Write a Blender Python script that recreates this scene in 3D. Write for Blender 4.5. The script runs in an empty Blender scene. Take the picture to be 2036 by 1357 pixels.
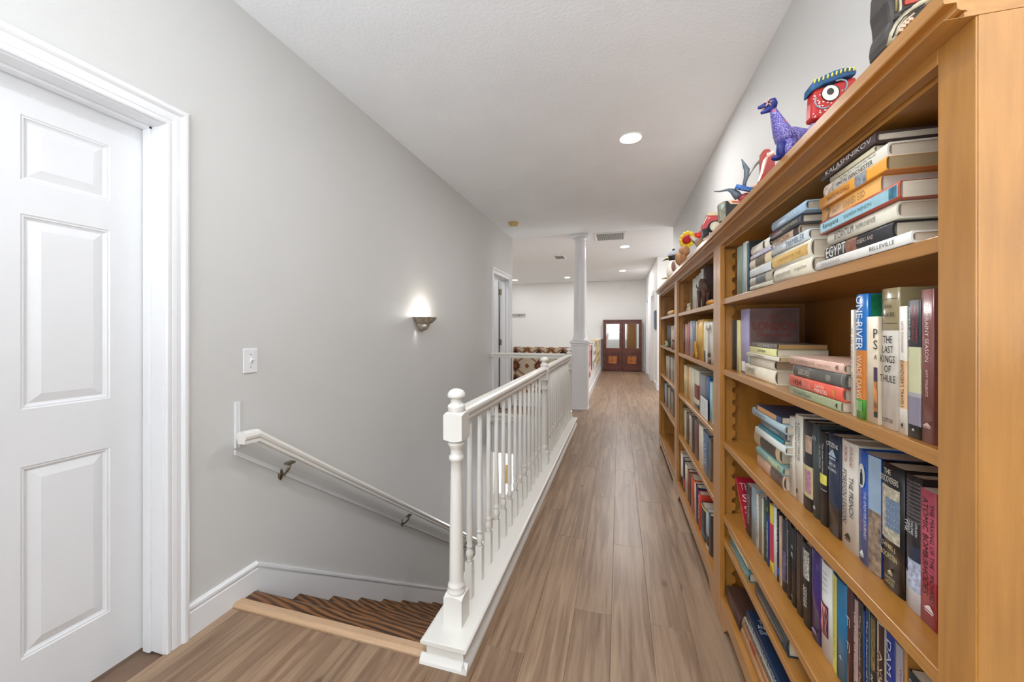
import bpy, bmesh, math, random
from mathutils import Vector, Matrix
random.seed(7)
R = math.radians
SC = bpy.context.scene
COL = SC.collection
# ---------------------------------------------------------------- camera, light, exposure
F, U0, V0, H = 750.0, 1231.0, 656.0, 1.25            # pixel focal length, vanishing point of the hall, eye height
TH = math.atan((U0 - 1018) / F); CT, ST = math.cos(TH), math.sin(TH)
cd = bpy.data.cameras.new('camera'); cam = bpy.data.objects.new('camera', cd); COL.objects.link(cam)
cam.location = (0, 0, H); cam.rotation_euler = (R(90), 0, TH)
cd.sensor_width = 36; cd.lens = F / 2036 * 36; cd.shift_y = -(678.5 - V0) / 2036
cd.clip_start = .02; cd.clip_end = 60
SC.camera = cam
SC.view_settings.view_transform = 'Standard'; SC.view_settings.look = 'None'
SC.view_settings.gamma = 1; SC.view_settings.use_curve_mapping = False
SC.view_settings.exposure = 0.45
SC.cycles.max_bounces = 12; SC.cycles.diffuse_bounces = 6; SC.cycles.glossy_bounces = 4
w = bpy.data.worlds.new('world'); SC.world = w; w.use_nodes = True
w.node_tree.nodes['Background'].inputs[0].default_value = (.93, .96, 1, 1)
w.node_tree.nodes['Background'].inputs[1].default_value = .9
def area(name, loc, rot, sx, sy, e, col=(1, 1, 1), shape='RECTANGLE', spread=180):
    l = bpy.data.lights.new(name, 'AREA'); l.shape = shape; l.size = sx; l.size_y = sy; l.energy = e; l.color = col
    l.spread = R(spread)
    o = bpy.data.objects.new(name, l); COL.objects.link(o); o.location = loc; o.rotation_euler = [R(a) for a in rot]
    return o
# daylight of the rooms that open onto the hall, with added fills in between: behind the camera, the open loft on the left, the alcove on the right, the foyer below
area('daylight_behind', (-.45, -2.3, 1.6), (90, 0, 0), 2.2, 2.0, 8, (.90, .95, 1))
area('added_fill_right', (.75, -1.2, 1.6), (90, 0, 90), 1.4, 1.6, 9, (.90, .95, 1))  # added fill against the solid right wall, brightens the left wall; no window there
area('added_fill_near', (.752, .05, 1.85), (90, 0, 90), .9, 1.3, 2.8, (.86, .93, 1))  # added light giving the bookcase end panel its sheen; no window there
area('recessed_light_over_stair_head', (-.35, .85, 2.735), (0, 0, 0), .16, .16, 8, (.97, .98, 1), 'DISK')
area('added_upward_fill', (-.5, -1.5, 1.1), (180, 0, 0), 1.2, 1.2, 78, (.85, .92, 1))  # added fill aimed upwards to brighten the near ceiling; not a lamp of the hall
area('daylight_loft', (-6.6, 9, .9), (90, 0, -90), 4.5, 4.2, 31, (.95, .97, 1))
area('daylight_alcove', (2.4, 7.1, 1.5), (90, 0, 90), 1.8, 2, 26, (.95, .97, 1))
area('side_room_fill', (-2.6, 5.0, 2.6), (0, 0, 0), .8, .8, 12, (.97, .98, 1))  # added fill that brightens the leaf of the open door
area('stairwell_fill', (-1.2, 3.6, -2.5), (180, 0, 0), .8, 2.0, 105, (.86, .93, 1))  # added fill pointing up the stairwell to brighten the hall ceiling
area('daylight_foyer', (-1.25, 7.4, -2.15), (98, 0, 180), .9, 1.0, 34, (.95, .97, 1))

# ---------------------------------------------------------------- helpers
def aty(u, v, Y):                                     # point of the plane y=Y seen at pixel (u, v)
    k = (u - U0) * CT / F; X = k * Y * CT / (1 + k * ST); d = -X * ST + Y * CT
    return Vector((X, Y, H - (v - V0) * d / F))
def dd(u, X): return F * X / (CT * (u - U0))          # depth of a point with plan distance X seen at column u
def yu(u, X): return (dd(u, X) + X * ST) / CT
def at(u, v, X): d = dd(u, X); return Vector((X, (d + X * ST) / CT, H - (v - V0) * d / F))
def lin(c):
    if isinstance(c, str): c = tuple(int(c[i:i+2], 16) for i in (0, 2, 4))
    f = lambda x: (x / 12.92 if x <= .04045 else ((x + .055) / 1.055) ** 2.4)
    return tuple(f(x / 255) for x in c) + (1,)
MC = {}
def newmat(name):
    m = bpy.data.materials.new(name); m.use_nodes = True
    nt = m.node_tree; return m, nt, nt.nodes['Principled BSDF']
def N(nt, t, **k):
    n = nt.nodes.new(t)
    for a, b in k.items():
        if hasattr(n, a): setattr(n, a, b)
        else: n.inputs[a].default_value = b
    return n
def paint(c, rough=.55, metal=0, vary=.06, scale=9, bump=0, bscale=200, emit=0, coat=0):
    key = (c, rough, metal, vary, scale, bump, bscale, emit, coat)
    if key in MC: return MC[key]
    m, nt, b = newmat('paint_%s' % c if isinstance(c, str) else 'paint')
    L = lin(c); b.inputs['Roughness'].default_value = rough; b.inputs['Metallic'].default_value = metal
    if coat: b.inputs['Coat Weight'].default_value = coat; b.inputs['Coat Roughness'].default_value = .12
    if emit:
        b.inputs['Base Color'].default_value = L
        b.inputs['Emission Color'].default_value = L; b.inputs['Emission Strength'].default_value = emit
    else:
        tc = N(nt, 'ShaderNodeTexCoord'); no = N(nt, 'ShaderNodeTexNoise', Scale=scale, Detail=3.0)
        nt.links.new(tc.outputs['Object'], no.inputs['Vector'])
        cr = N(nt, 'ShaderNodeValToRGB'); cr.color_ramp.elements[0].position = .3; cr.color_ramp.elements[1].position = .7
        cr.color_ramp.elements[0].color = tuple(x * (1 - vary) for x in L[:3]) + (1,)
        cr.color_ramp.elements[1].color = tuple(min(1, x * (1 + vary)) for x in L[:3]) + (1,)
        nt.links.new(no.outputs[0], cr.inputs[0]); nt.links.new(cr.outputs[0], b.inputs['Base Color'])
        if bump:
            n2 = N(nt, 'ShaderNodeTexNoise', Scale=bscale, Detail=2.0); nt.links.new(tc.outputs['Object'], n2.inputs['Vector'])
            bp = N(nt, 'ShaderNodeBump', Strength=bump, Distance=.004)
            nt.links.new(n2.outputs[0], bp.inputs['Height']); nt.links.new(bp.outputs[0], b.inputs['Normal'])
    MC[key] = m; return m
def wood(name, dark, light, scale, rough=.35, centre=None, csc=None, contrast=.22, ring=.25, fine=.5, perobj=0, coat=0, knots=0, wavescale=3.0, distort=6.0):
    """grain stretched along the axis whose scale is small"""
    m, nt, b = newmat(name); lk = nt.links.new
    tc = N(nt, 'ShaderNodeTexCoord'); mp = N(nt, 'ShaderNodeMapping'); mp.inputs['Scale'].default_value = scale
    src = tc.outputs['Object']
    if perobj:
        oi = N(nt, 'ShaderNodeObjectInfo'); va = N(nt, 'ShaderNodeVectorMath', operation='MULTIPLY_ADD')
        mul = N(nt, 'ShaderNodeMath', operation='MULTIPLY'); mul.inputs[1].default_value = 37.0
        lk(oi.outputs['Random'], mul.inputs[0]); va.inputs[1].default_value = (1, 1, 1)
        lk(src, va.inputs[0]); lk(mul.outputs[0], va.inputs[2]); src = va.outputs[0]
    lk(src, mp.inputs['Vector'])
    n1 = N(nt, 'ShaderNodeTexNoise', Scale=1.0, Detail=6.0, Roughness=.6); lk(mp.outputs[0], n1.inputs['Vector'])
    n1.inputs['Distortion'].default_value = .6
    m2 = N(nt, 'ShaderNodeMapping'); m2.inputs['Scale'].default_value = tuple(x * 5 for x in scale); lk(src, m2.inputs['Vector'])
    n2 = N(nt, 'ShaderNodeTexNoise', Scale=1.0, Detail=4.0, Roughness=.7); lk(m2.outputs[0], n2.inputs['Vector'])
    m3 = N(nt, 'ShaderNodeMapping'); m3.inputs['Scale'].default_value = tuple(x * .35 for x in scale); lk(src, m3.inputs['Vector'])
    wv = N(nt, 'ShaderNodeTexWave', Scale=wavescale, Distortion=distort, Detail=2.0, wave_type='RINGS'); lk(m3.outputs[0], wv.inputs['Vector'])
    if centre:
        m3.inputs['Scale'].default_value = csc; m3.inputs['Location'].default_value = tuple(-p*q for p, q in zip(centre, csc)); lk(tc.outputs['Object'], m3.inputs['Vector']); wv.rings_direction = 'SPHERICAL'
    a1 = N(nt, 'ShaderNodeMix', data_type='FLOAT'); a1.inputs[0].default_value = fine; lk(n1.outputs[0], a1.inputs[2]); lk(n2.outputs[0], a1.inputs[3])
    a2 = N(nt, 'ShaderNodeMix', data_type='FLOAT'); a2.inputs[0].default_value = ring; lk(a1.outputs[0], a2.inputs[2]); lk(wv.outputs[1], a2.inputs[3])
    cr = N(nt, 'ShaderNodeValToRGB'); e = cr.color_ramp.elements
    e[0].position = .5-contrast; e[1].position = .5+contrast; e[0].color = lin(dark); e[1].color = lin(light)
    lk(a2.outputs[0], cr.inputs[0]); out = cr.outputs[0]
    if perobj:
        hs = N(nt, 'ShaderNodeHueSaturation'); mr = N(nt, 'ShaderNodeMapRange')
        mr.inputs['To Min'].default_value = 1 - perobj; mr.inputs['To Max'].default_value = 1 + perobj
        lk(oi.outputs['Random'], mr.inputs[0]); lk(mr.outputs[0], hs.inputs['Value']); lk(out, hs.inputs['Color']); out = hs.outputs[0]
    if knots:
        mk = N(nt, 'ShaderNodeMapping'); mk.inputs['Scale'].default_value = (7, 3.2, 1); lk(src, mk.inputs['Vector'])
        vo = N(nt, 'ShaderNodeTexVoronoi', Scale=1.0); lk(mk.outputs[0], vo.inputs['Vector'])
        mr2 = N(nt, 'ShaderNodeMapRange'); mr2.inputs['From Min'].default_value = .05; mr2.inputs['From Max'].default_value = .13
        mr2.inputs['To Min'].default_value = .45; mr2.inputs['To Max'].default_value = 1
        lk(vo.outputs['Distance'], mr2.inputs[0])
        mx = N(nt, 'ShaderNodeMix', data_type='RGBA', blend_type='MULTIPLY'); mx.inputs[0].default_value = knots
        lk(out, mx.inputs[6]); lk(mr2.outputs[0], mx.inputs[7]); out = mx.outputs[2]
    lk(out, b.inputs['Base Color']); b.inputs['Roughness'].default_value = rough
    bp = N(nt, 'ShaderNodeBump', Strength=.12, Distance=.002); lk(n2.outputs[0], bp.inputs['Height']); lk(bp.outputs[0], b.inputs['Normal'])
    if coat: b.inputs['Coat Weight'].default_value = coat; b.inputs['Coat Roughness'].default_value = .25
    return m

class MB:
    def __init__(s): s.v = []; s.f = []; s.m = []; s.mats = []; s.sm = []
    def mi(s, mat):
        if mat not in s.mats: s.mats.append(mat)
        return s.mats.index(mat)
    def add(s, vs, fs, mat=None, smooth=False):
        b = len(s.v); s.v += [tuple(v) for v in vs]; k = s.mi(mat)
        for f in fs: s.f.append([b + i for i in f]); s.m.append(k); s.sm.append(smooth)
    def box(s, x0, x1, y0, y1, z0, z1, mat=None):
        if x0 > x1: x0, x1 = x1, x0
        if y0 > y1: y0, y1 = y1, y0
        if z0 > z1: z0, z1 = z1, z0
        vs = [(x, y, z) for x in (x0, x1) for y in (y0, y1) for z in (z0, z1)]
        s.add(vs, [(0,1,3,2),(4,6,7,5),(0,4,5,1),(2,3,7,6),(0,2,6,4),(1,5,7,3)], mat); return s
    def prism(s, poly, axis, a, b, mat=None, smooth=False):
        """poly in the plane across axis: axis x -> (y,z), y -> (x,z), z -> (x,y)"""
        def P(p, t): return {'x': (t, p[0], p[1]), 'y': (p[0], t, p[1]), 'z': (p[0], p[1], t)}[axis]
        n = len(poly); ar = sum(poly[i][0]*poly[(i+1)%n][1]-poly[(i+1)%n][0]*poly[i][1] for i in range(n))
        pl = list(poly) if ar > 0 else list(poly)[::-1]
        vs = [P(p, a) for p in pl] + [P(p, b) for p in pl]
        fl = (axis == 'y') != (b < a)
        cap0 = tuple(range(n))[::-1]; cap1 = tuple(range(n, 2*n))
        sd = [(i, (i+1) % n, n+(i+1) % n, n+i) for i in range(n)]
        fs = [cap0, cap1]
        if fl: fs = [f[::-1] for f in fs]; sd = [f[::-1] for f in sd]
        s.add(vs, fs, mat); k = s.mi(mat); b0 = len(s.v) - 2*n
        for f in sd: s.f.append([b0+i for i in f]); s.m.append(k); s.sm.append(smooth)
        return s
    def lathe(s, prof, n=20, mat=None, c=(0, 0, 0), smooth=True, a0=0, a1=360, axis='z', sx=1, sy=1):
        """prof: (r, z) from bottom to top"""
        full = abs(a1 - a0) >= 359.9; k = n if full else n + 1
        vs = []
        for r, z in prof:
            for i in range(k):
                a = R(a0 + (a1 - a0) * i / n); p = (r*math.cos(a)*sx, r*math.sin(a)*sy, z)
                if axis == 'x': p = (p[2], p[0], p[1])
                if axis == 'y': p = (p[0], p[2], p[1])
                vs.append((p[0]+c[0], p[1]+c[1], p[2]+c[2]))
        fs = []
        for j in range(len(prof)-1):
            for i in range(n):
                i2 = (i+1) % k
                q = (j*k+i, j*k+i2, (j+1)*k+i2, (j+1)*k+i)
                fs.append(q[::-1] if axis == 'y' else q)
        if full:
            if prof[0][0] > 1e-5: fs.append(tuple(range(k))[::-1])
            if prof[-1][0] > 1e-5: fs.append(tuple((len(prof)-1)*k+i for i in range(k)))
        s.add(vs, fs, mat, smooth); return s
    def tube(s, pts, rad, n=10, mat=None, smooth=True, flat=1.0):
        pts = [Vector(p) for p in pts]
        if not hasattr(rad, '__len__'): rad = [rad] * len(pts)
        vs = []; prev = None
        for i, p in enumerate(pts):
            t = (pts[min(i+1, len(pts)-1)] - pts[max(i-1, 0)]).normalized()
            ref = prev if prev is not None else (Vector((1, 0, 0)) if abs(t.x) < .8 else Vector((0, 1, 0)))
            a = (ref - t * ref.dot(t)).normalized(); b = t.cross(a); prev = a
            for k in range(n):
                q = 2*math.pi*k/n; vs.append(p + a*math.cos(q)*rad[i]*flat + b*math.sin(q)*rad[i])
        fs = [(j*n+i, j*n+(i+1) % n, (j+1)*n+(i+1) % n, (j+1)*n+i) for j in range(len(pts)-1) for i in range(n)]
        fs += [tuple(range(n))[::-1], tuple((len(pts)-1)*n+i for i in range(n))]
        s.add(vs, fs, mat, smooth); return s
    def ball(s, c, r, mat=None, n=14, sc=(1, 1, 1)):
        k = n // 2 + 1
        vs = [(c[0], c[1], c[2] - r*sc[2])]
        for j in range(1, k):
            z = -math.cos(math.pi*j/k); q = math.sin(math.pi*j/k)
            for i in range(n): vs.append((c[0]+r*sc[0]*q*math.cos(2*math.pi*i/n), c[1]+r*sc[1]*q*math.sin(2*math.pi*i/n), c[2]+r*sc[2]*z))
        vs.append((c[0], c[1], c[2] + r*sc[2])); fs = []
        for i in range(n): fs.append((0, 1+(i+1) % n, 1+i))
        for j in range(k-2):
            for i in range(n): fs.append((1+j*n+i, 1+j*n+(i+1) % n, 1+(j+1)*n+(i+1) % n, 1+(j+1)*n+i))
        for i in range(n): fs.append((1+(k-2)*n+i, 1+(k-2)*n+(i+1) % n, len(vs)-1))
        s.add(vs, fs, mat, True); return s
    def build(s, name, mat=None, parent=None, bevel=0, loc=None):
        me = bpy.data.meshes.new(name); me.from_pydata(s.v, [], s.f)
        for m in s.mats: me.materials.append(m if m is not None else mat)
        if len(s.f) == len(me.polygons):
            me.polygons.foreach_set('material_index', s.m); me.polygons.foreach_set('use_smooth', s.sm)
        me.update()
        o = bpy.data.objects.new(name, me); COL.objects.link(o)
        if parent is not None: o.parent = parent
        if loc is not None: o.location = loc
        if bevel:
            b = o.modifiers.new('bevel', 'BEVEL'); b.width = bevel; b.segments = 2; b.limit_method = 'ANGLE'; b.angle_limit = R(40)
        return o
def tag(o, label=None, cat=None, group=None, kind=None):
    for k, v in (('label', label), ('category', cat), ('group', group), ('kind', kind)):
        if v: o[k] = v
    return o
def empty(name, loc=(0, 0, 0), rot=(0, 0, 0), label=None, cat=None, group=None, kind=None):
    o = bpy.data.objects.new(name, None); COL.objects.link(o); o.location = loc; o.rotation_euler = rot
    o.empty_display_size = .05
    return tag(o, label, cat, group, kind)
def struct(o): o['kind'] = 'structure'; return o
TXT = {}
def text_mesh(s):
    if s in TXT: return TXT[s]
    c = bpy.data.curves.new('t', 'FONT'); c.body = s; c.size = 1; c.resolution_u = 2; c.align_x = 'CENTER'
    o = bpy.data.objects.new('t', c); COL.objects.link(o)
    dg = bpy.context.evaluated_depsgraph_get(); me = o.evaluated_get(dg).to_mesh()
    vs = [tuple(v.co) for v in me.vertices]; fs = [tuple(p.vertices) for p in me.polygons]
    o.evaluated_get(dg).to_mesh_clear(); bpy.data.objects.remove(o); bpy.data.curves.remove(c)
    x0 = min(v[0] for v in vs); x1 = max(v[0] for v in vs); y0 = min(v[1] for v in vs); y1 = max(v[1] for v in vs)
    vs = [((v[0]-(x0+x1)/2)/(x1-x0), (v[1]-(y0+y1)/2)/(y1-y0)) for v in vs]
    TXT[s] = (vs, fs); return TXT[s]
def words(s, L, h, org, rd, up, mat, parent, name='title', shape=None):
    """flat lettering of length L and height h, reading along rd with its tops towards up"""
    vs, fs = text_mesh(s); org, rd, up = Vector(org), Vector(rd), Vector(up)
    nrm = rd.cross(up); out = []
    for x, y in vs:
        p = org + rd * (x*L) + up * (y*h)
        if shape: p = shape(p)
        out.append(p + nrm * .0006)
    mb = MB(); mb.add(out, fs, mat); return mb.build(name, mat, parent)

# ---------------------------------------------------------------- materials
M_wall = paint('CECDCA', .6, vary=.015, scale=2, bump=.12, bscale=260)
M_far = paint('E6E5E2', .6, vary=.01, scale=2)
M_ceil = paint('F1F4F6', .7, vary=.02, scale=3, bump=.5, bscale=60)
M_ceil2 = paint('EAEAEA', .7, vary=.01, scale=3)
M_trim = paint('E4E4E5', .28, vary=.01, scale=3)
M_door = paint('DEDEDF', .33, vary=.012, scale=3, bump=.15, bscale=120)
M_rail = paint('E6E3DC', .25, vary=.01, scale=3)
M_nick = paint('8E8676', .28, 1, vary=.1)
HON_L, HON_D = 'BC823A', '9C6828'
W_z = wood('honey_wood_vertical', HON_D, HON_L, (22, 22, 1.3), .33, ring=.12, coat=.8)
W_y = wood('honey_wood_lengthwise', HON_D, HON_L, (22, 1.3, 22), .33, ring=.12, coat=.8)
W_back = wood('honey_wood_back', '8E5A22', 'A9702F', (6, 14, 1.0), .5, ring=.2)
M_plank = wood('plank_wood', '664A35', 'AE9277', (21, 1.15, 21), .34, ring=.2, fine=.5, perobj=.07, knots=.8, distort=9, contrast=.29)
M_oak = wood('dark_oak', '301B0E', '8A5C33', (1.6, 22, 22), .28, ring=.5, fine=.35, perobj=.10, wavescale=1.5, distort=4.5, centre=(.80, .40, 0), csc=(2.6, 10, 10), contrast=.27)
M_strip = wood('maple_strip', 'B4906F', 'CBAB8A', (1.5, 26, 26), .4, ring=.1)
# ---------------------------------------------------------------- the setting
XL, XR, ZC, YE, YF = -1.684, .757, 2.745, 5.95, 12.0      # left wall, right wall, ceiling, end of the enclosed hall, far wall
ZB = -2.76                                                 # floor of the storey below
YA0, YA1 = 5.92, 8.27                                      # alcove on the right
# sub-floor with real planks on it
fl = MB()
fl.box(-1.83, 2.6, -2.6, 1.285, -.3, -.012); fl.box(-.70, 2.6, 1.285, 12.1, -.3, -.012); fl.box(-1.83, -.70, 5.0, 6.1, -.3, -.012)
floor = struct(fl.build('floor', paint('7A6250', .8)))
PW, PL = .1595, 1.2
joint = {-1: 1.703, -2: 2.287, 0: 2.277, 1: 1.704, -3: 1.413}
rp = random.Random(4)
def plank(x0, x1, y0, y1):
    if x1 - x0 < .006 or y1 - y0 < .004: return
    g, b = .0003, .0008
    X0, X1, Y0, Y1 = x0+g, x1-g, y0+g, y1-g
    cx, cy = (x0+x1)/2, (y0+y1)/2
    m = MB()
    vs = [(X0,Y0,-.012),(X1,Y0,-.012),(X1,Y1,-.012),(X0,Y1,-.012),(X0,Y0,-b*.7),(X1,Y0,-b*.7),(X1,Y1,-b*.7),(X0,Y1,-b*.7),
          (X0+b,Y0+b,0),(X1-b,Y0+b,0),(X1-b,Y1-b,0),(X0+b,Y1-b,0)]
    vs = [(a-cx, c-cy, d) for a, c, d in vs]
    m.add(vs, [(0,3,2,1),(8,9,10,11)] + [(i,(i+1)%4,4+(i+1)%4,4+i) for i in range(4)] + [(4+i,4+(i+1)%4,8+(i+1)%4,8+i) for i in range(4)])
    m.build('plank', M_plank, floor, loc=(cx, cy, 0))
for k in range(-11, 6):
    x0, x1 = -.032 + k*PW, -.032 + (k+1)*PW
    y = joint.get(k, rp.uniform(0, PL))
    while y > -2.6: y -= PL
    while y < 12:
        a, b = max(y, -2.6), min(y + PL, 12.0); y += PL
        c0, c1 = max(x0, XL), min(x1, XR)
        if a >= YA0 and b <= YA1 + PL: c1 = min(x1, XR)
        # the stair opening runs from y 1.285 to 5.0 left of x -.70; the loft beyond y 6.1 left of x -.54 is open
        segs = [(a, b)]
        if c0 < -.70 + .001:
            if c1 <= -.70 + .05:
                segs = [(a, min(b, 1.285)), (max(a, 5.0), min(b, 6.08))]
                for s0, s1 in segs:
                    if s1 - s0 > .004: plank(c0, c1, s0, s1)
                continue
            for s0, s1 in ((a, min(b, 1.285)), (max(a, 5.0), min(b, 6.08))):
                if s1 - s0 > .004: plank(c0, c1, s0, s1)
            s0, s1 = max(a, 1.285), min(b, 5.0)
            if s1 - s0 > .004: plank(-.70, c1, s0, s1)
            if b > 6.08: plank(max(c0, -.66), c1, max(a, 6.08), b)
            continue
        if c1 > c0: plank(c0, c1, a, b)
al = MB(); al.box(XR, 2.6, YA0, YA1, -.012, 0); al.build('plank_field', M_plank, floor)['kind'] = 'stuff'

# walls
wl = MB(); T = .146
def wseg(m, y0, y1, z0, z1): m.box(XL-T, XL, y0, y1, z0, z1)
D1 = (.245, 1.043, 2.05); D2 = (4.97, 5.75, 2.05)
wseg(wl, -2.6, D1[0], -.01, ZC); wseg(wl, *D1[:2], D1[2], ZC); wseg(wl, D1[1], 1.2, -.01, ZC); wseg(wl, 1.2, 4.9, ZB, ZC)
wseg(wl, 4.9, D2[0], -.3, ZC); wseg(wl, *D2[:2], D2[2], ZC); wseg(wl, D2[1], YE, -.3, ZC)
struct(wl.build('wall_left', M_wall))
wr = MB(); wr.box(XR, XR+.12, -2.6, YA0, -.01, ZC)
struct(wr.build('wall_right', M_wall))
D3 = (9.0, 9.8, 2.05)
wr = MB(); wr.box(XR, XR+.12, YA1+.12, D3[0], -.01, ZC); wr.box(XR, XR+.12, D3[0], D3[1], D3[2], ZC); wr.box(XR, XR+.12, D3[1], 10.7, -.01, ZC)
wr.box(XR, XR+.12, 10.7, 11.4, D3[2], ZC); wr.box(XR, XR+.12, 11.4, YF, -.01, ZC)
struct(wr.build('wall_right_beyond_alcove', M_far))
m = MB(); m.box(XR, 2.6, YA1, YA1+.12, -.01, ZC); struct(m.build('wall_alcove_back', M_far))
m = MB(); m.box(XR+.12, 2.6, YA0-.12, YA0, -.01, ZC); struct(m.build('wall_alcove_front', M_far))
m = MB(); m.box(2.6, 2.72, YA0-.12, YA1+.12, -.01, ZC); struct(m.build('wall_alcove_side', M_far))
m = MB(); m.box(-7.1, XR+.12, YF, YF+.12, ZB, ZC); struct(m.build('wall_far', M_far))
m = MB(); m.box(-7.1, -7.0, 6.0, YF, ZB, ZC); struct(m.build('wall_loft_side', M_far))
m = MB(); m.box(-1.83, XR+.12, -2.72, -2.6, -.01, ZC); struct(m.build('wall_behind', M_wall))
# the small room behind the open door
m = MB(); m.box(-3.4, -3.3, 4.2, 6.1, -.3, ZC); m.box(-3.3, -1.83, 4.2, 4.3, -.3, ZC); m.box(-7.0, -1.83, 5.95, 6.05, -.3, ZC)
struct(m.build('wall_side_room', M_wall))
m = MB(); m.box(-3.3, -1.83, 4.3, 5.95, -.3, -.012); struct(m.build('floor_side_room', paint('8A7058', .6)))
# walls round the stairwell, below the hall floor
m = MB(); m.box(-.70, -.56, 1.3, 5.0, ZB, -.012); struct(m.build('wall_stair_right', M_wall))
m = MB(); m.box(-1.684, -.70, .9, 1.06, ZB, -.3); struct(m.build('wall_stair_back', M_wall))
m = MB(); m.box(-7.1, 1.5, .9, YF+.1, ZB-.1, ZB); struct(m.build('floor_below', paint('B9A48C', .5, vary=.1)))
# wall of the foyer below, with a window seen between the balusters
wy = 7.6
m = MB(); m.box(-4.5, -2.60, wy, wy+.12, ZB, -.35); m.box(-2.10, -.7, wy, wy+.12, ZB, -.35); m.box(-2.6, -2.10, wy, wy+.12, ZB, -2.25); m.box(-2.6, -2.10, wy, wy+.12, -1.34, -.35)
struct(m.build('wall_foyer', M_far))
m = MB()
for a in ((-2.6,-2.57,-2.25,-1.34), (-2.13,-2.1,-2.25,-1.34), (-2.57,-2.13,-2.25,-2.22), (-2.57,-2.13,-1.37,-1.34), (-2.36,-2.34,-2.22,-1.37)):
    m.box(a[0], a[1], wy+.02, wy+.06, a[2], a[3])
win = struct(m.build('window_1', M_trim))
m = MB(); m.box(-2.57, -2.13, wy+.035, wy+.04, -2.22, -1.37)
m.build('pane', paint('FFFFF6', .3, emit=2.2), win)
m = MB(); m.box(-2.30, -2.24, wy+.022, wy+.032, -2.0, -1.6); m.build('curtain_panel', paint('D9B56A', .7), win)
# hall floor edge over the foyer
m = MB(); m.box(-1.684, -.70, 4.9, 5.0, -.42, -.012); m.box(-1.83, -.70, 5.98, 6.1, -.42, -.3); struct(m.build('trim_floor_edge', M_trim))
# ceilings
m = MB(); m.box(-1.83, XR+.12, -2.72, YE, ZC, ZC+.12); struct(m.build('ceiling', M_ceil))
m = MB(); m.box(-7.1, 2.72, YE, YF+.1, ZC+.002, ZC+.12); m.box(-3.4, -1.83, 4.2, YE, ZC, ZC+.12); struct(m.build('ceiling_beyond', M_ceil2))

# mouldings -------------------------------------------------------
def frame_moulding(x, sgn, y0, y1, z1, zb=0.0, w=.078):
    """door casing round an opening; profile goes from the opening outwards"""
    prof = [(0, 0), (0, .010), (.004, .013), (.012, .013), (.014, .009), (.020, .009), (.022, .012), (.034, .0135), (.050, .012),
            (.054, .017), (.060, .0215), (.070, .0215), (.074, .018), (w, .016), (w, 0)]
    vs, fs = [], []
    for q, t in prof:
        X = x + sgn*t
        vs += [(X, y0-q, zb), (X, y0-q, z1+q), (X, y1+q, z1+q), (X, y1+q, zb)]
    n = len(prof)
    for i in range(n-1):
        for k in range(3):
            f = (i*4+k, i*4+k+1, (i+1)*4+k+1, (i+1)*4+k)
            fs.append(f if sgn < 0 else f[::-1])
    return vs, fs
def base_profile(h=.135, t=.014):
    return [(0, 0), (t, 0), (t, h-.035), (t-.003, h-.031), (t-.003, h-.022), (t+.003, h-.018), (t+.002, h-.008), (t-.006, h-.003), (t-.008, h), (0, h)]
def baseboard(name, x, sgn, y0, y1, h=.135):
    m = MB(); m.prism([(x+sgn*p, q) for p, q in base_profile(h)], 'y', y0, y1); return struct(m.build(name, M_trim))
baseboard('baseboard_left', XL, 1, 1.108, 1.413)
baseboard('baseboard_left_rear', XL, 1, -2.6, .165)
baseboard('baseboard_right', XR, -1, 4.40, YA0)
for a, b in ((YA1+.12, D3[0]-.07), (D3[1]+.07, 10.63), (11.47, YF)): baseboard('baseboard_right_far', XR, -1, a, b)
m = MB(); m.prism([(YA1-p, q) for p, q in base_profile()], 'x', XR-.014, 2.6); struct(m.build('baseboard_alcove', M_trim))
m = MB(); m.prism([(YF-p, q) for p, q in base_profile()], 'x', -.5, XR-.014); struct(m.build('baseboard_far', M_trim))
# skirt that follows the stairs
NY, RUN, RISE = 1.413, .254, .184
SL = RISE / RUN
def zn(y): return -(y - NY) * SL
m = MB(); yb = 4.9
for (t0, t1, up0, up1) in ((0, .014, -.33, .10), (0, .011, .10, .113), (0, .017, .113, .127), (0, .008, .127, .135)):
    m.add([(XL+t, y, zn(y) + z) for t in (t0, t1) for y, z in ((NY, up0), (yb, up0), (yb, up1), (NY, up1))],
          [(0,3,2,1),(4,5,6,7),(0,1,5,4),(3,7,6,2),(0,4,7,3),(1,2,6,5)])
struct(m.build('baseboard_stairs', M_trim))

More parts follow.
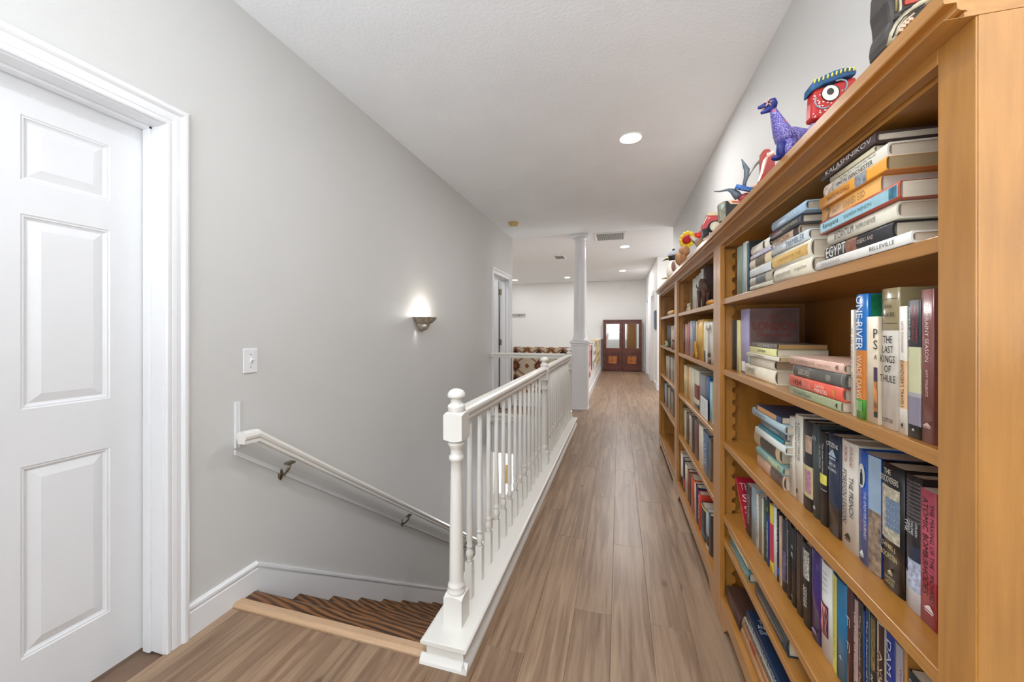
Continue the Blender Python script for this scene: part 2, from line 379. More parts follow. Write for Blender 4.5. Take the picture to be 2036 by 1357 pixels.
# ---------------------------------------------------------------- doors
def raised_door(m, X, sgn, y0, y1, z0, z1, panels, th=.035):
    """moulded leaf in plane x=X facing sgn; panels = list of (ya, yb, za, zb)"""
    ys = sorted({y0, y1} | {p[0] for p in panels} | {p[1] for p in panels}); zs = sorted({z0, z1} | {p[2] for p in panels} | {p[3] for p in panels})
    def quad(a, b, c, d): f = (0,1,2,3) if sgn > 0 else (3,2,1,0); m.add([a, b, c, d], [f])
    for i in range(len(ys)-1):
        for j in range(len(zs)-1):
            ya, yb, za, zb = ys[i], ys[i+1], zs[j], zs[j+1]
            if any(p[0] <= ya and yb <= p[1] and p[2] <= za and zb <= p[3] for p in panels): continue
            quad((X, ya, za), (X, yb, za), (X, yb, zb), (X, ya, zb))
    for (ya, yb, za, zb) in panels:
        rings = [(0, 0), (.004, -.003), (.008, -.003), (.011, -.007), (.017, -.010), (.045, -.002), (.047, -.002)]
        rr = [[(X+sgn*d, ya+q, za+q), (X+sgn*d, yb-q, za+q), (X+sgn*d, yb-q, zb-q), (X+sgn*d, ya+q, zb-q)] for q, d in rings]
        for r0, r1 in zip(rr, rr[1:]):
            for k in range(4): quad(r0[k], r0[(k+1) % 4], r1[(k+1) % 4], r1[k])
        quad(*rr[-1])
    e = X - sgn*th
    for (a, b, c, d) in (((e,y0,z0),(e,y1,z0),(X,y1,z0),(X,y0,z0)), ((X,y0,z1),(X,y1,z1),(e,y1,z1),(e,y0,z1)),
                         ((e,y0,z0),(X,y0,z0),(X,y0,z1),(e,y0,z1)), ((X,y1,z0),(e,y1,z0),(e,y1,z1),(X,y1,z1)), ((e,y1,z0),(e,y0,z0),(e,y0,z1),(e,y1,z1))):
        quad(a, b, c, d)
def six(y0, y1):
    w = y1 - y0; st = .10; pw = .215; a = (y0+st, y0+st+pw); b = (y1-st-pw, y1-st)
    return [(p[0], p[1], *z) for p in (a, b) for z in ((.221, .821), (1.0, 1.6125), (1.717, 1.9216))]
m = MB(); raised_door(m, -1.787, 1, .262, 1.024, .012, 2.034, six(.262, 1.024))
door1 = struct(m.build('door_1', M_door))
def jambs(name, y0, y1, z1, stop, parent):
    m = MB()
    m.box(XL-T, XL, y0-.019, y0, 0, z1); m.box(XL-T, XL, y1, y1+.019, 0, z1); m.box(XL-T, XL, y0-.019, y1+.019, z1, z1+.019)
    if stop:
        m.box(stop[0], stop[1], y0, y0+.010, 0, z1); m.box(stop[0], stop[1], y1-.010, y1, 0, z1); m.box(stop[0], stop[1], y0, y1, z1-.010, z1)
    return m.build(name, M_trim, parent, bevel=.0015)
jambs('jamb', .259, 1.027, 2.037, (-1.780, -1.745), door1)
vs, fs = frame_moulding(XL, 1, .252, 1.031, 2.042); m = MB(); m.add(vs, fs); m.build('casing', M_trim, door1)
# door 2, open into the side room, hinged on the far jamb
m = MB()
P2 = [(-2.50, -2.285, *z) for z in ((.221, .821), (1.0, 1.6125), (1.717, 1.9216))] + [(-2.16, -1.945, *z) for z in ((.221, .821), (1.0, 1.6125), (1.717, 1.9216))]
mm = MB(); raised_door(mm, 0, -1, -2.60, -1.845, .012, 2.034, P2)
m.v = [(y, 5.70 + x, z) for x, y, z in mm.v]; m.f = [f[::-1] for f in mm.f]; m.m = mm.m; m.sm = mm.sm; m.mats = mm.mats
door2 = struct(m.build('door_2', M_door))
jambs('jamb', 4.985, 5.735, 2.037, (-1.772, -1.738), door2)
vs, fs = frame_moulding(XL, 1, 4.979, 5.741, 2.042); m = MB(); m.add(vs, fs); m.build('casing', M_trim, door2)
for z in (.25, 1.05, 1.85):
    m = MB(); m.box(-1.842, -1.80, 5.728, 5.734, z-.045, z+.045); m.tube([(-1.845, 5.722, z-.048), (-1.845, 5.722, z+.048)], .006, 8)
    m.build('hinge', M_nick, door2)
# door openings of the far right wall: casings and closed leaves
for i, (a, b) in enumerate(((D3[0], D3[1]), (10.7, 11.4))):
    m = MB(); raised_door(m, XR+.09, -1, a+.02, b-.02, .012, 2.03, [(a+.12, b-.12, .22, .9), (a+.12, b-.12, 1.05, 1.9)])
    d = struct(m.build('door_%d' % (3+i), M_door))
    vs, fs = frame_moulding(XR, -1, a, b, 2.05); m = MB(); m.add(vs, fs); m.build('casing', M_trim, d)

# ---------------------------------------------------------------- half walls, pedestal, column
m = MB(); m.box(-.66, -.53, 6.19, YF, 0, .95); m.box(-.675, -.515, 6.19, YF, .95, .975)
hw = struct(m.build('wall_half_hall', M_far))
m = MB(); m.prism([(-.53+p, q) for p, q in base_profile()], 'y', 6.20, YF); struct(m.build('baseboard_half_wall', M_trim))
m = MB(); m.box(XL, -.72, 6.0, 6.1, 0, .93); m.box(XL, -.72, 5.985, 6.115, .93, .95)
struct(m.build('wall_half_loft', M_far))
m = MB(); m.prism([(6.0-p, q) for p, q in base_profile(.10)], 'x', XL, -.72); struct(m.build('baseboard_loft', M_trim))
pc = empty('column', (-.595, 6.065, 0), label='round white column on a square pedestal at the end of the railing', cat='column')
m = MB(); m.box(-.125, .125, -.125, .125, 0, 1.0); m.build('pedestal', M_trim, pc, bevel=.002)
m = MB(); m.box(-.148, .148, -.148, .148, 1.035, 1.075); m.box(-.135, .135, -.135, .135, 1.0, 1.035); m.build('pedestal_cap', M_trim, pc, bevel=.004)
m = MB(); m.box(-.132, .132, -.132, .132, 0, .022); m.build('shoe_moulding', M_trim, pc, bevel=.005)
m = MB(); m.lathe([(.125,1.075),(.13,1.082),(.13,1.098),(.122,1.106),(.112,1.11),(.115,1.122),(.108,1.135),(.103,1.14)] + [(.103-.02*((t/10)**1.5), 1.14+t*.148) for t in range(1, 11)] +
  [(.083,2.625),(.090,2.63),(.090,2.642),(.083,2.648),(.083,2.668),(.094,2.68),(.112,2.70)], 40); m.build('shaft', M_trim, pc)
m = MB(); m.box(-.14, .14, -.14, .14, 2.70, 2.744); m.build('capital', M_trim, pc, bevel=.003)

# ---------------------------------------------------------------- staircase
st = empty('staircase', (-1.19, 1.413, 0), label='dark oak stairs going down beside the left wall', cat='stairs')
def rel(m, o): m.v = [(a-o.location.x, b-o.location.y, c-o.location.z) for a, b, c in m.v]; return m
SX0, SX1 = XL, -.705
m = MB(); m.box(SX0+.014, SX1, 1.3425, NY-.02, -.03, .004); m.tube([(SX0+.014, NY-.02, -.013), (SX1, NY-.02, -.013)], .017, 12)
rel(m, st).build('tread', M_oak, st)
m = MB(); m.box(SX0+.0, SX1-.01, 1.30, NY-.025, ZB, -.03); 
for i in range(1, 15):
    y = NY + RUN*(i-1) - .025; z = -RISE*i
    m = MB(); m.box(0, SX1-SX0-.014, 0, RUN + .005, -.026, 0); m.tube([(0, RUN+.005, -.013), (SX1-SX0-.014, RUN+.005, -.013)], .013, 12)
    o = m.build('tread', M_oak, st, loc=(SX0+.014-st.location.x, y-st.location.y+.006, z))
    m = MB(); m.box(0, SX1-SX0-.014, -.012, 0, 0, RISE-.026)
    m.build('riser', M_oak, st, loc=(SX0+.014-st.location.x, y-st.location.y+.006, z))
m = MB(); m.prism([(1.287, 0), (1.287, .006), (1.294, .014), (1.302, .017), (1.334, .013), (1.341, .006), (1.341, -.02), (1.287, -.02)], 'x', XL+.010, -.702)
tag(m.build('threshold_strip', M_strip, bevel=.001), 'pale wooden nosing strip between the plank floor and the dark stairs', 'threshold')

# ---------------------------------------------------------------- railing
CX = -.624; CTZ = .092
rl = empty('stair_railing', (CX, 1.26, 0), label='white turned baluster railing along the stair opening', cat='railing')
m = MB(); m.box(-.70, -.55, 1.283, 5.02, -.01, CTZ-.016); rel(m, rl).build('curb', M_rail, rl)
m = MB(); m.prism([(-.717, CTZ-.014), (-.717, CTZ-.006), (-.711, CTZ-.002), (-.706, CTZ), (-.541, CTZ), (-.536, CTZ-.002), (-.530, CTZ-.006), (-.530, CTZ-.014), (-.536, CTZ-.018), (-.711, CTZ-.018)], 'y', 1.263, 5.03)
rel(m, rl).build('curb_cap', M_rail, rl, bevel=.002)
m = MB(); sh = [(0, 0), (.020, 0), (.018, .010), (.010, .022), (.004, .028), (0, .030)]
m.prism([(-.55+p, q) for p, q in sh], 'y', 1.263, 5.02); m.prism([(1.283-p, q) for p, q in sh], 'x', -.72, -.53)
rel(m, rl).build('shoe_moulding', M_rail, rl)
def sq_chamfer_block(m, w, z0, z1, arch=.014, foot=False):
    """square block whose ends are turned to a shallow dome"""
    h = w/2; n = 7
    for sgn in (0,):
        pass
    rings = []
    def ring(z, k): # k=1 square, with corners pulled down/up handled by per-vertex z
        out = []
        pts = []
        for e in range(4):
            for i in range(n-1):
                t = i/(n-1)*2-1
                x, y = [(t*h, -h), (h, t*h), (-t*h, h), (-h, -t*h)][e]
                pts.append((x, y, z))
        return pts
    def arc(x, y, up):
        r = math.hypot(x, y); return (r/h - 1) * arch * 1.9 * (1 if up else -1)
    bot = [(x, y, z0 + (0 if foot else (math.hypot(x, y)/h-1)*arch*1.6)) for x, y, _ in ring(0, 1)]
    top = [(x, y, z1 - (math.hypot(x, y)/h-1)*arch*1.6) for x, y, _ in ring(0, 1)]
    N4 = len(bot); b = []; 
    ib = [(x/math.hypot(x, y)*h*.82, y/math.hypot(x, y)*h*.82, z0 if foot else z0-.003) for x, y, _ in bot]
    it = [(x/math.hypot(x, y)*h*.82, y/math.hypot(x, y)*h*.82, z1+.003) for x, y, _ in top]
    vs = ib + bot + top + it
    fs = [(j*N4+i, j*N4+(i+1) % N4, (j+1)*N4+(i+1) % N4, (j+1)*N4+i) for j in range(3) for i in range(N4)]
    fs += [tuple(range(N4))[::-1], tuple(3*N4+i for i in range(N4))]
    m.add(vs, fs)
def newel():
    m = MB(); z = CTZ; h = .0385
    sq_chamfer_block(m, 2*h, z, z+.115, foot=True)
    m.lathe([(.033,z+.112),(.0365,z+.12),(.0365,z+.128),(.031,z+.134),(.034,z+.142),(.034,z+.148),(.0285,z+.155),(.0285,z+.17),(.0265,.45),(.0235,.68),(.0235,.728),(.029,.733),(.0305,.741),(.029,.749),(.0235,.754),
             (.0235,.775),(.026,.78),(.031,.79),(.034,.797),(.034,.802)], 28)
    sq_chamfer_block(m, 2*h+.001, .812, .922, .011)
    m.lathe([(.030,.922),(.0335,.930),(.0335,.938),(.035,.944),(.0335,.951),(.026,.956),(.0225,.962),(.0225,.974),(.026,.979),(.0345,.982),(.036,.988),(.0335,.999),(.026,1.008),(.014,1.014),(0,1.016)], 28)
    return m
YN = [1.387, 3.223, 4.905]
nm = newel().build('newel_post', M_rail, rl, loc=(0, YN[0]-1.26, 0))
for y in YN[1:]:
    o = nm.copy(); COL.objects.link(o); o.location = (0, y-1.26, 0)
def baluster():
    m = MB(); z = CTZ; h = .0155
    m.box(-h, h, -h, h, z, z+.155)
    m.lathe([(.0155,z+.155),(.0105,z+.163),(.0125,z+.170),(.0165,z+.183),(.0165,z+.193),(.0115,z+.208),(.010,z+.214),(.014,z+.219),(.014,z+.224),(.0105,z+.228),(.0140,z+.245),(.0142,z+.30),(.0115,.65),(.0095,.866)], 14)
    return m
bm = None
ys = [1.523 + .1245*i for i in range(13)] + [3.347 + .1185*i for i in range(13)]
for y in ys:
    if bm is None: bm = o = baluster().build('baluster', M_rail, rl)
    else: o = bm.copy(); COL.objects.link(o)
    o.location = (0, y-1.26, 0)
hp = [(-.0165,.863),(-.0165,.872),(-.022,.876),(-.022,.883),(-.019,.888),(-.024,.898),(-.029,.904),(-.0305,.912),(-.028,.922),(-.020,.930),(-.008,.934)]
hp = hp + [(-x, z) for x, z in hp[::-1]]
for a, b in ((YN[0]+.038, YN[1]-.038), (YN[1]+.038, YN[2]-.038)):
    m = MB(); m.prism(hp, 'y', a-1.26, b-1.26, smooth=False); m.build('handrail', M_rail, rl)
# guard at the far end of the opening
gd = empty('stair_end_guard', (-1.17, 4.9, 0), label='cream rail across the far end of the stair opening to the left wall', cat='railing')
m = MB(); m.prism([(YN[2]-4.9+p, z+.006) for p, z in hp], 'x', -.513, .500); m.build('handrail', M_rail, gd)
m = MB(); m.lathe([(.045, 0), (.045, .008), (.036, .012), (.036, .016)], 24, axis='x', c=(-.514, .005, .905)); m.build('rosette', M_rail, gd)
m = MB(); m.box(-.514, .448, -.04, .08, -.01, CTZ-.018); m.box(-.514, .448, -.055, .095, CTZ-.018, CTZ); m.box(-.514, .448, -.052, -.04, .02, .03); m.build('curb', M_rail, gd, bevel=.002)

# handrail on the wall --------------------------------------------------
hr = empty('wall_handrail', (XL+.065, 1.33, .78), label='white painted handrail on brackets sloping down the left wall', cat='handrail')
pr = [(-.020, -.028), (-.020, -.014), (-.026, -.006), (-.029, .006), (-.024, .020), (-.008, .027), (.008, .027), (.024, .020), (.029, .006), (.026, -.006), (.020, -.014), (.020, -.028)]
a0 = at(492, 868, XL+.065); a1 = at(886, 1052, XL+.065); sl = (a1.z-a0.z)/(a1.y-a0.y); HYE = 4.6
def rail_seg(m, y0, z0, y1, z1):
    vs = [(x, y0, z0+z) for x, z in pr] + [(x, y1, z1+z) for x, z in pr]; n = len(pr)
    m.add(vs, [tuple(range(n)), tuple(range(n, 2*n))[::-1]] + [(i, n+i, n+(i+1) % n, (i+1) % n) for i in range(n)])
m = MB(); zs = a0.z - .78
rail_seg(m, a0.y-1.33-.03, zs, a0.y-1.33+.045, zs-.004); rail_seg(m, a0.y-1.33+.045, zs-.004, HYE-1.33, zs-.004+sl*(HYE-a0.y-.045))
m.build('rail', M_rail, hr)
for y in (1.545, 2.68, 3.9):
    z = a0.z + sl*(y-a0.y) - .045; Y = y-1.33; Z = z-.78
    m = MB(); m.ball((-.060, Y, Z-.055), .02, None, 12, (.45, .75, 1.5)); m.tube([(-.06, Y, Z-.06), (-.035, Y, Z-.052), (-.008, Y, Z-.022), (0, Y, Z+.003)], [.008, .006, .006, .007], 8)
    m.box(-.016, .016, Y-.02, Y+.02, Z+.006, Z+.016)
    m.build('bracket', M_nick, hr)
# applied moulding behind the handrail
tz = at(465, 892, XL).z; ty = 1.305
m = MB()
for q0, q1, t in ((0, .006, .010), (.006, .016, .006), (.016, .022, .009)):
    m.box(XL, XL+t, ty+q0, ty+q1, tz+.0, .92)
    m.add([(XL+t_, y, tz-(y-ty)*.722+q) for t_ in (0, t) for y, q in ((ty, q0-.03), (4.8, q0-.03), (4.8, q1-.03), (ty, q1-.03))],
          [(0,3,2,1),(4,5,6,7),(0,1,5,4),(3,7,6,2),(0,4,7,3),(1,2,6,5)])
struct(m.build('trim_1', M_trim))

# light switch -----------------------------------------------------------
s0, s1 = at(484, 741, XL), at(509, 695, XL)
yc, zc = (s0.y+s1.y)/2, 1.103
sw = empty('light_switch', (XL, yc, zc), label='white light switch plate on the left wall', cat='light switch')
m = MB(); m.box(0, .006, -.036, .036, -.058, .058); m.build('plate', M_trim, sw, bevel=.003)
m = MB(); m.prism([(.004, -.012), (.008, -.012), (.020, .004), (.018, .010), (.004, .012)], 'y', -.005, .005); m.build('toggle', M_trim, sw)
for z in (-.030, .030):
    m = MB(); m.lathe([(.003, 0), (.003, .0015)], 10, axis='x', c=(.006, 0, z)); m.build('screw', paint('8F8F8F', .4), sw)
# sconce ------------------------------------------------------------------
sc = empty('wall_sconce', (XL, 2.985, 1.36), label='mottled plaster half-bowl sconce glowing on the left wall', cat='wall lamp')
M_cer = paint('A29684', .55, vary=.35, scale=35)
def bowl(prof, mat, nm, par=sc):
    m = MB(); m.lathe(prof, 28, a0=-90, a1=90); return m.build(nm, mat, par)
bowl([(.072,-.062),(.100,-.050),(.124,-.028),(.134,-.010),(.139,-.008),(.139,0),(.131,0),(.127,-.012),(.115,-.030),(.094,-.045),(.072,-.052)], M_cer, 'upper_bowl')
bowl([(0,-.122),(.030,-.119),(.055,-.106),(.072,-.084),(.078,-.062),(.078,-.056),(.072,-.058),(.066,-.082),(.05,-.100),(.028,-.112),(0,-.115)], M_cer, 'lower_bowl')
m = MB(); m.ball((.052, -.038, -.074), .026, None, 16, (.75, .9, .5)); m.build('lower_lens', paint('F4F1E8', .3), sc)
m = MB(); m.ball((.05, 0, -.03), .022, None, 12, (1, 1, 1.2)); m.build('bulb', paint('FFF8EC', .4, emit=6), sc)
def lamp(name, loc, e, r=.03, col=(1, .93, .84), kind='POINT', rot=(0, 0, 0), size=60, blend=.6):
    l = bpy.data.lights.new(name, kind); l.energy = e; l.color = col; l.shadow_soft_size = r
    if kind == 'SPOT': l.spot_size = R(size); l.spot_blend = blend
    o = bpy.data.objects.new(name, l); COL.objects.link(o); o.location = loc; o.rotation_euler = [R(a) for a in rot]; return o
lamp('sconce_light', (XL+.085, 2.985, 1.375), 2.0, .03, (1, .97, .93))
lamp('sconce_light_low', (XL+.020, 2.890, 1.280), .5, .006, (1, .97, .93), 'SPOT', (0, 0, 0), 58, .9)

# ceiling fittings ----------------------------------------------------------
M_lamp = paint('FFFFFF', .4, emit=9)
M_can = paint('F0F0F0', .4)
for i, (u, v, e, lb) in enumerate(((1254, 275, 12, 'recessed ceiling light in the near hall ceiling'), (1242, 491, 23, 'recessed ceiling light just beyond the air vent'),
                       (1238, 539, 23, 'farthest recessed ceiling light over the hall floor'), (1128, 552, 9, 'recessed ceiling light showing left of the column'),
                       (1024, 557.5, 7, 'recessed ceiling light at the edge of the left wall'))):
    d = F*(ZC-H)/(V0-v); X = (u-U0)*CT*d/F; Y = (d+X*ST)/CT; zc = ZC if Y < YE else ZC+.002
    c = empty('recessed_light', (X, Y, zc), label=lb, cat='ceiling light', group='recessed ceiling lights')
    m = MB(); m.lathe([(.079, .0), (.079, -.003), (.094, -.004), (.097, -.001), (.097, 0)], 32); m.build('trim_ring', M_can, c)
    m = MB(); m.lathe([(0, -.0025), (.079, -.0025)], 32); m.build('lens', M_lamp, c)
    area('recessed_light_lamp', (X, Y, zc-.012), (0, 0, 0), .16, .16, e, (.98, .97, .98), 'DISK')
# smoke detectors
c = empty('smoke_detector', (-1.417, 5.07, ZC), label='yellowed round smoke detector on the near hall ceiling', cat='smoke detector')
m = MB(); m.lathe([(.0,-.045),(.045,-.045),(.06,-.038),(.064,-.012),(.074,-.010),(.074,0)], 28); m.build('housing', paint('C9B274', .5), c)
m = MB(); m.lathe([(.0,-.048),(.02,-.048),(.022,-.045)], 20); m.build('test_button', paint('D9D2B8', .5), c)
dw = at(1238, 569, .1); 
c = empty('wall_alarm', (.10, YF, 2.56), label='small white round alarm high on the far wall', cat='alarm')
m = MB(); m.lathe([(.0,-.035),(.05,-.035),(.065,-.025),(.068,0)], 24, axis='y'); m.build('housing', M_trim, c)
# vents
def vent(label, x0, x1, y0, y1, n, slat_dir):
    c = empty('ceiling_vent', ((x0+x1)/2, (y0+y1)/2, ZC+.002), label=label, cat='vent')
    a, b = (x1-x0)/2, (y1-y0)/2; f = .028
    m = MB(); m.box(-a, a, -b, -b+f, -.012, 0); m.box(-a, a, b-f, b, -.012, 0); m.box(-a, -a+f, -b+f, b-f, -.012, 0); m.box(a-f, a, -b+f, b-f, -.012, 0)
    m.build('frame', M_can, c, bevel=.003)
    m = MB(); m.box(-a+f, a-f, -b+f, b-f, -.002, -.0005); m.build('backing', paint('6E6E6A', .8), c)
    base = None
    for i in range(n):
        if slat_dir == 'y':
            x = -a+f + (i+.5)*(2*a-2*f)/n
            if base is None:
                m = MB(); m.prism([(-.003, -.003), (.001, -.003), (.0045, -.011), (.0015, -.011)], 'y', -b+f, b-f); base = o = m.build('slat', M_can, c)
            else: o = base.copy(); COL.objects.link(o)
            o.location = (x, 0, 0)
vent('white louvred air vent in the ceiling right of the column', -.375, .10, 5.99, 6.5, 26, 'y')
vent('small white ceiling vent left of the column', -1.30, -1.06, 7.55, 7.95, 8, 'y')
# ---------------------------------------------------------------- bookcases
XF, XB = .413, .745
YU = [.588, 1.845, 3.103, 4.360]
CROWN = [(.432,1.6288),(.4015,1.6288),(.4010,1.6335),(.4045,1.6345),(.4035,1.6365),(.3990,1.6372),(.3958,1.6392),(.3945,1.6420),(.3942,1.6478),(.3830,1.6482),(.3815,1.6505),(.3815,1.6685),(.3830,1.670),(.432,1.670)]
def bookcase(y0, y1, shelves, label):
    b = empty('bookcase', (XF, y0, 0), label=label, cat='bookcase'); L = y1-y0-.0012; sw = .058; D = XB-XF
    for y in (0, L-.019):
        m = MB(); m.box(.0018, D, y, y+.019, 0, 1.628); m.build('side_panel', W_z, b, bevel=.001)
    m = MB(); m.box(D-.008, D, .019, L-.019, .05, 1.628); m.build('back_panel', W_back, b)
    m = MB(); m.box(.02, D-.008, .019, L-.019, 1.600, 1.619); m.build('top_panel', W_y, b)
    m = MB(); m.box(-.0315, D, 0, L, 1.6283, 1.6287); m.box(.019, D, 0, L, 1.6287, 1.668); m.build('top_board', W_y, b)
    for y in (.0015, L-sw):
        m = MB(); m.box(0, .019, y, y+sw-.0015, 0, 1.6285); m.build('stile', W_z, b, bevel=.0012)
    m = MB(); m.box(0, .019, sw, L-sw, 1.608, 1.629); m.build('header_rail', W_y, b, bevel=.001)
    m = MB(); m.prism([(x-XF, z) for x, z in CROWN], 'y', 0, L, smooth=False); m.build('crown_moulding', W_y, b)
    # apron with bracket feet
    pl = [(sw, 0), (sw+.05, 0), (sw+.062, .012), (sw+.085, .03), (sw+.10, .05), (sw+.13, .056)]
    pl = pl + [(L-y, z) for y, z in pl[::-1]] + [(L-sw, .098), (sw, .098)]
    m = MB(); m.prism(pl, 'x', .001, .019); m.build('apron', W_y, b, bevel=.001)
    for z in shelves:
        m = MB(); bot = z == shelves[-1]
        m.box(.001 if bot else .010, D-.008, .0195, L-.0195, z-.023, z); m.build('shelf', W_y, b, bevel=.0015)
    # notched shelf standards in the front corners
    n = []; z = .14; x0, x1, r = .022, .062, .0135
    n.append((x0, .13)); n.append((x1, .13))
    while z < 1.56:
        for k in range(7): a = R(-90 - 180*k/6); n.append((x1 + r*math.cos(a), z + .02 + r*math.sin(a)))
        z += .052
    n += [(x1, 1.59), (x0, 1.59)]
    for ya, yb in ((L-.019-.026, L-.0195), (.0195, .019+.026)):
        m = MB(); m.prism(n, 'y', ya, yb); m.build('shelf_standard', W_z, b)
    # cleats that carry the shelves
    for z in shelves[:-1]:
        m = MB(); m.box(.064, D-.03, L-.019-.014, L-.0195, z-.048, z-.0235); m.build('cleat', W_y, b)
    return b
SH1 = [1.380, 1.083, .779, .467, .369, .119]; SH2 = [1.372, 1.080, .779, .468, .119]; SH3 = [1.378, 1.086, .792, .495, .135]
bookcase(YU[0], YU[1], SH1, 'nearest honey wood bookcase, its pale end panel facing the camera')
bookcase(YU[1], YU[2], SH2, 'middle honey wood bookcase of the three along the right wall')
bookcase(YU[2], YU[3], SH3, 'farthest honey wood bookcase of the three along the right wall')

# ---------------------------------------------------------------- books
def page_mat(c='DCCDB6'):
    if ('pg', c) in MC: return MC[('pg', c)]
    m, nt, b = newmat('paper_edges'); tc = N(nt, 'ShaderNodeTexCoord'); mp = N(nt, 'ShaderNodeMapping'); mp.inputs['Scale'].default_value = (3, 900, 3)
    nt.links.new(tc.outputs['Object'], mp.inputs['Vector']); no = N(nt, 'ShaderNodeTexNoise', Scale=1.0, Detail=2.0); nt.links.new(mp.outputs[0], no.inputs['Vector'])
    cr = N(nt, 'ShaderNodeValToRGB'); L = lin(c); cr.color_ramp.elements[0].position = .3; cr.color_ramp.elements[1].position = .7
    cr.color_ramp.elements[0].color = tuple(x*.78 for x in L[:3])+(1,); cr.color_ramp.elements[1].color = L
    nt.links.new(no.outputs[0], cr.inputs[0]); nt.links.new(cr.outputs[0], b.inputs['Base Color']); b.inputs['Roughness'].default_value = .8
    MC[('pg', c)] = m; return m
def book(t, h, dep, col, bands=(), hard=True, label=None, group=None, pages='DCCDB6', rough=.38):
    """upright, spine at x=0 facing -x, thickness along y, standing on z=0"""
    o = empty('book', label=label, cat='book', group=group)
    o['t'] = t; bl = min(.0042, t*.12) if hard else .0006; o['bl'] = bl; th = .0026 if hard else .0008
    n = 7; out = []; inn = []
    ysp = [t/2 - t*i/(n-1) for i in range(n)]
    out = [(dep, t/2)] + [(bl*(2*y/t)**2, y) for y in ysp] + [(dep, -t/2)]
    ti = t - 2*th
    inn = [(dep, ti/2)] + [(bl*(2*y/t)**2 + th + (.0015 if i in (0, n-1) else 0), y*ti/t) for i, y in enumerate(ysp)] + [(dep, -ti/2)]
    zs = sorted({0, 1} | {round(f, 4) for bd in bands for f in bd[:2]})
    m = MB(); K = len(out); base = paint(col, rough, vary=.05, scale=25)
    vs = [(x, y, z*h) for z in zs for x, y in out] + [(x, y, z*h) for z in zs for x, y in inn]
    nz = len(zs); b0 = nz*K
    m.v = vs
    def add(f, mat, sm=False): m.f.append(f); m.m.append(m.mi(mat)); m.sm.append(sm)
    for j in range(nz-1):
        mt = base; zc = (zs[j]+zs[j+1])/2
        for bd in bands:
            if bd[0] <= zc <= bd[1]: mt = paint(bd[2], rough, vary=.05, scale=25)
        for i in range(K-1): add((j*K+i, j*K+i+1, (j+1)*K+i+1, (j+1)*K+i), mt, 0 < i < K-2)
    for i in range(K-1): add((b0+i, b0+(nz-1)*K+i, b0+(nz-1)*K+i+1, b0+i+1), base)
    for i in range(K-1):
        add((i, b0+i, b0+i+1, i+1), base); j = (nz-1)*K; add((j+i, j+i+1, b0+j+i+1, b0+j+i), base)
    add((0, (nz-1)*K, b0+(nz-1)*K, b0), base); add((K-1, b0+K-1, b0+(nz-1)*K+K-1, (nz-1)*K+K-1), base)
    m.build('cover', base, o)
    e = .004 if hard else .0003
    m = MB(); xi = bl + th + .003
    m.box(xi, dep-e, -ti/2+.0002, ti/2-.0002, e, h-e); m.build('pages', page_mat(pages), o)
    return o
def spine_shape(o, yc=0.0, half=0.0):
    x = o['bl']*(2*max(0, abs(yc)-half))**2
    def f(p): p.x = x - .0002; return p
    return f
def vtitle(o, s, h, zc, L, col='1A1A1A', hh=.5, y=0, name='title'):
    """reads from the top of the spine down"""
    return words(s, L, o['t']*hh, (0, y*o['t'], zc), (0, 0, -1), (0, -1, 0), paint(col, .45), o, name, spine_shape(o, y, hh/2))
def htitle(o, s, zc, hh, col='1A1A1A', wd=.8, y=0, name='title'):
    return words(s, o['t']*wd, hh, (0, y*o['t'], zc), (0, -1, 0), (0, 0, 1), paint(col, .45), o, name, spine_shape(o))
def patch(o, y0, y1, z0, z1, col, name='spine_picture', n=5, lift=.0005, vary=.5, scale=90):
    t, bl = o['t'], o['bl']; m = MB(); vs = []
    if name == 'emblem':                                  # a small mark: a pointed figure over a bar
        yc, w_, hz = (y0+y1)/2*t, abs(y1-y0)/2*t, z1-z0; x = bl*(2*max(0, min(abs(y0), abs(y1)) if y0*y1 > 0 else 0))**2-.0006
        for a_, b_ in (((-1, .30), (1, .30)), ((-1, .0), (1, .0))):
            pass
        m.add([(x, yc+w_, z0+.30*hz), (x, yc-w_, z0+.30*hz), (x, yc-w_*.2, z1), (x, yc+w_*.2, z1-.1*hz)], [(0, 3, 2, 1)])
        m.add([(x, yc+w_*.8, z0), (x, yc-w_*.8, z0), (x, yc-w_*.8, z0+.16*hz), (x, yc+w_*.8, z0+.16*hz)], [(0, 3, 2, 1)])
        return m.build(name, paint(col, .4, vary=.1), o)
    for i in range(n+1):
        y = (y0+(y1-y0)*i/n)*t
        for z in (z0, z1): vs.append((bl*(2*y/t)**2-lift, y, z))
    m.add(vs, [(2*i, 2*i+1, 2*i+3, 2*i+2) if y1 > y0 else (2*i, 2*i+2, 2*i+3, 2*i+1) for i in range(n)])
    return m.build(name, paint(col, .4, vary=vary, scale=scale), o)
def stand(o, uL, uR, X, z, lean=0):
    ya, yb = yu(uL, X), yu(uR, X); o.location = (X, (ya+yb)/2, z+.0004)
    if lean: o.rotation_euler = (lean, 0, 0)
    return o
def thick(uL, uR, X): return yu(uL, X) - yu(uR, X) - .0012
def V(uL, uR, X, z, h, dep, col, label, **k):
    o = book(thick(uL, uR, X), h, dep, col, label=label, **k); return stand(o, uL, uR, X, z)
def LAY(uF, uN, X, z, t, dep, col, label, skew=0, **k):
    ya, yb = yu(uF, X), yu(uN, X); o = book(t-.0006, ya-yb, dep, col, label=label, **k)
    o.location = (X, yb, z+t/2+.0002); o.rotation_euler = (R(-90), 0, skew); o['L'] = ya-yb; return o
def ltitle(o, s, a, b, col='1A1A1A', hh=.5, name='title'):
    """on a lying book, from fraction a to b of its length seen left to right"""
    L = o['L']; return vtitle(o, s, L, L*(1-(a+b)/2), L*(b-a), col, hh, 0, name)

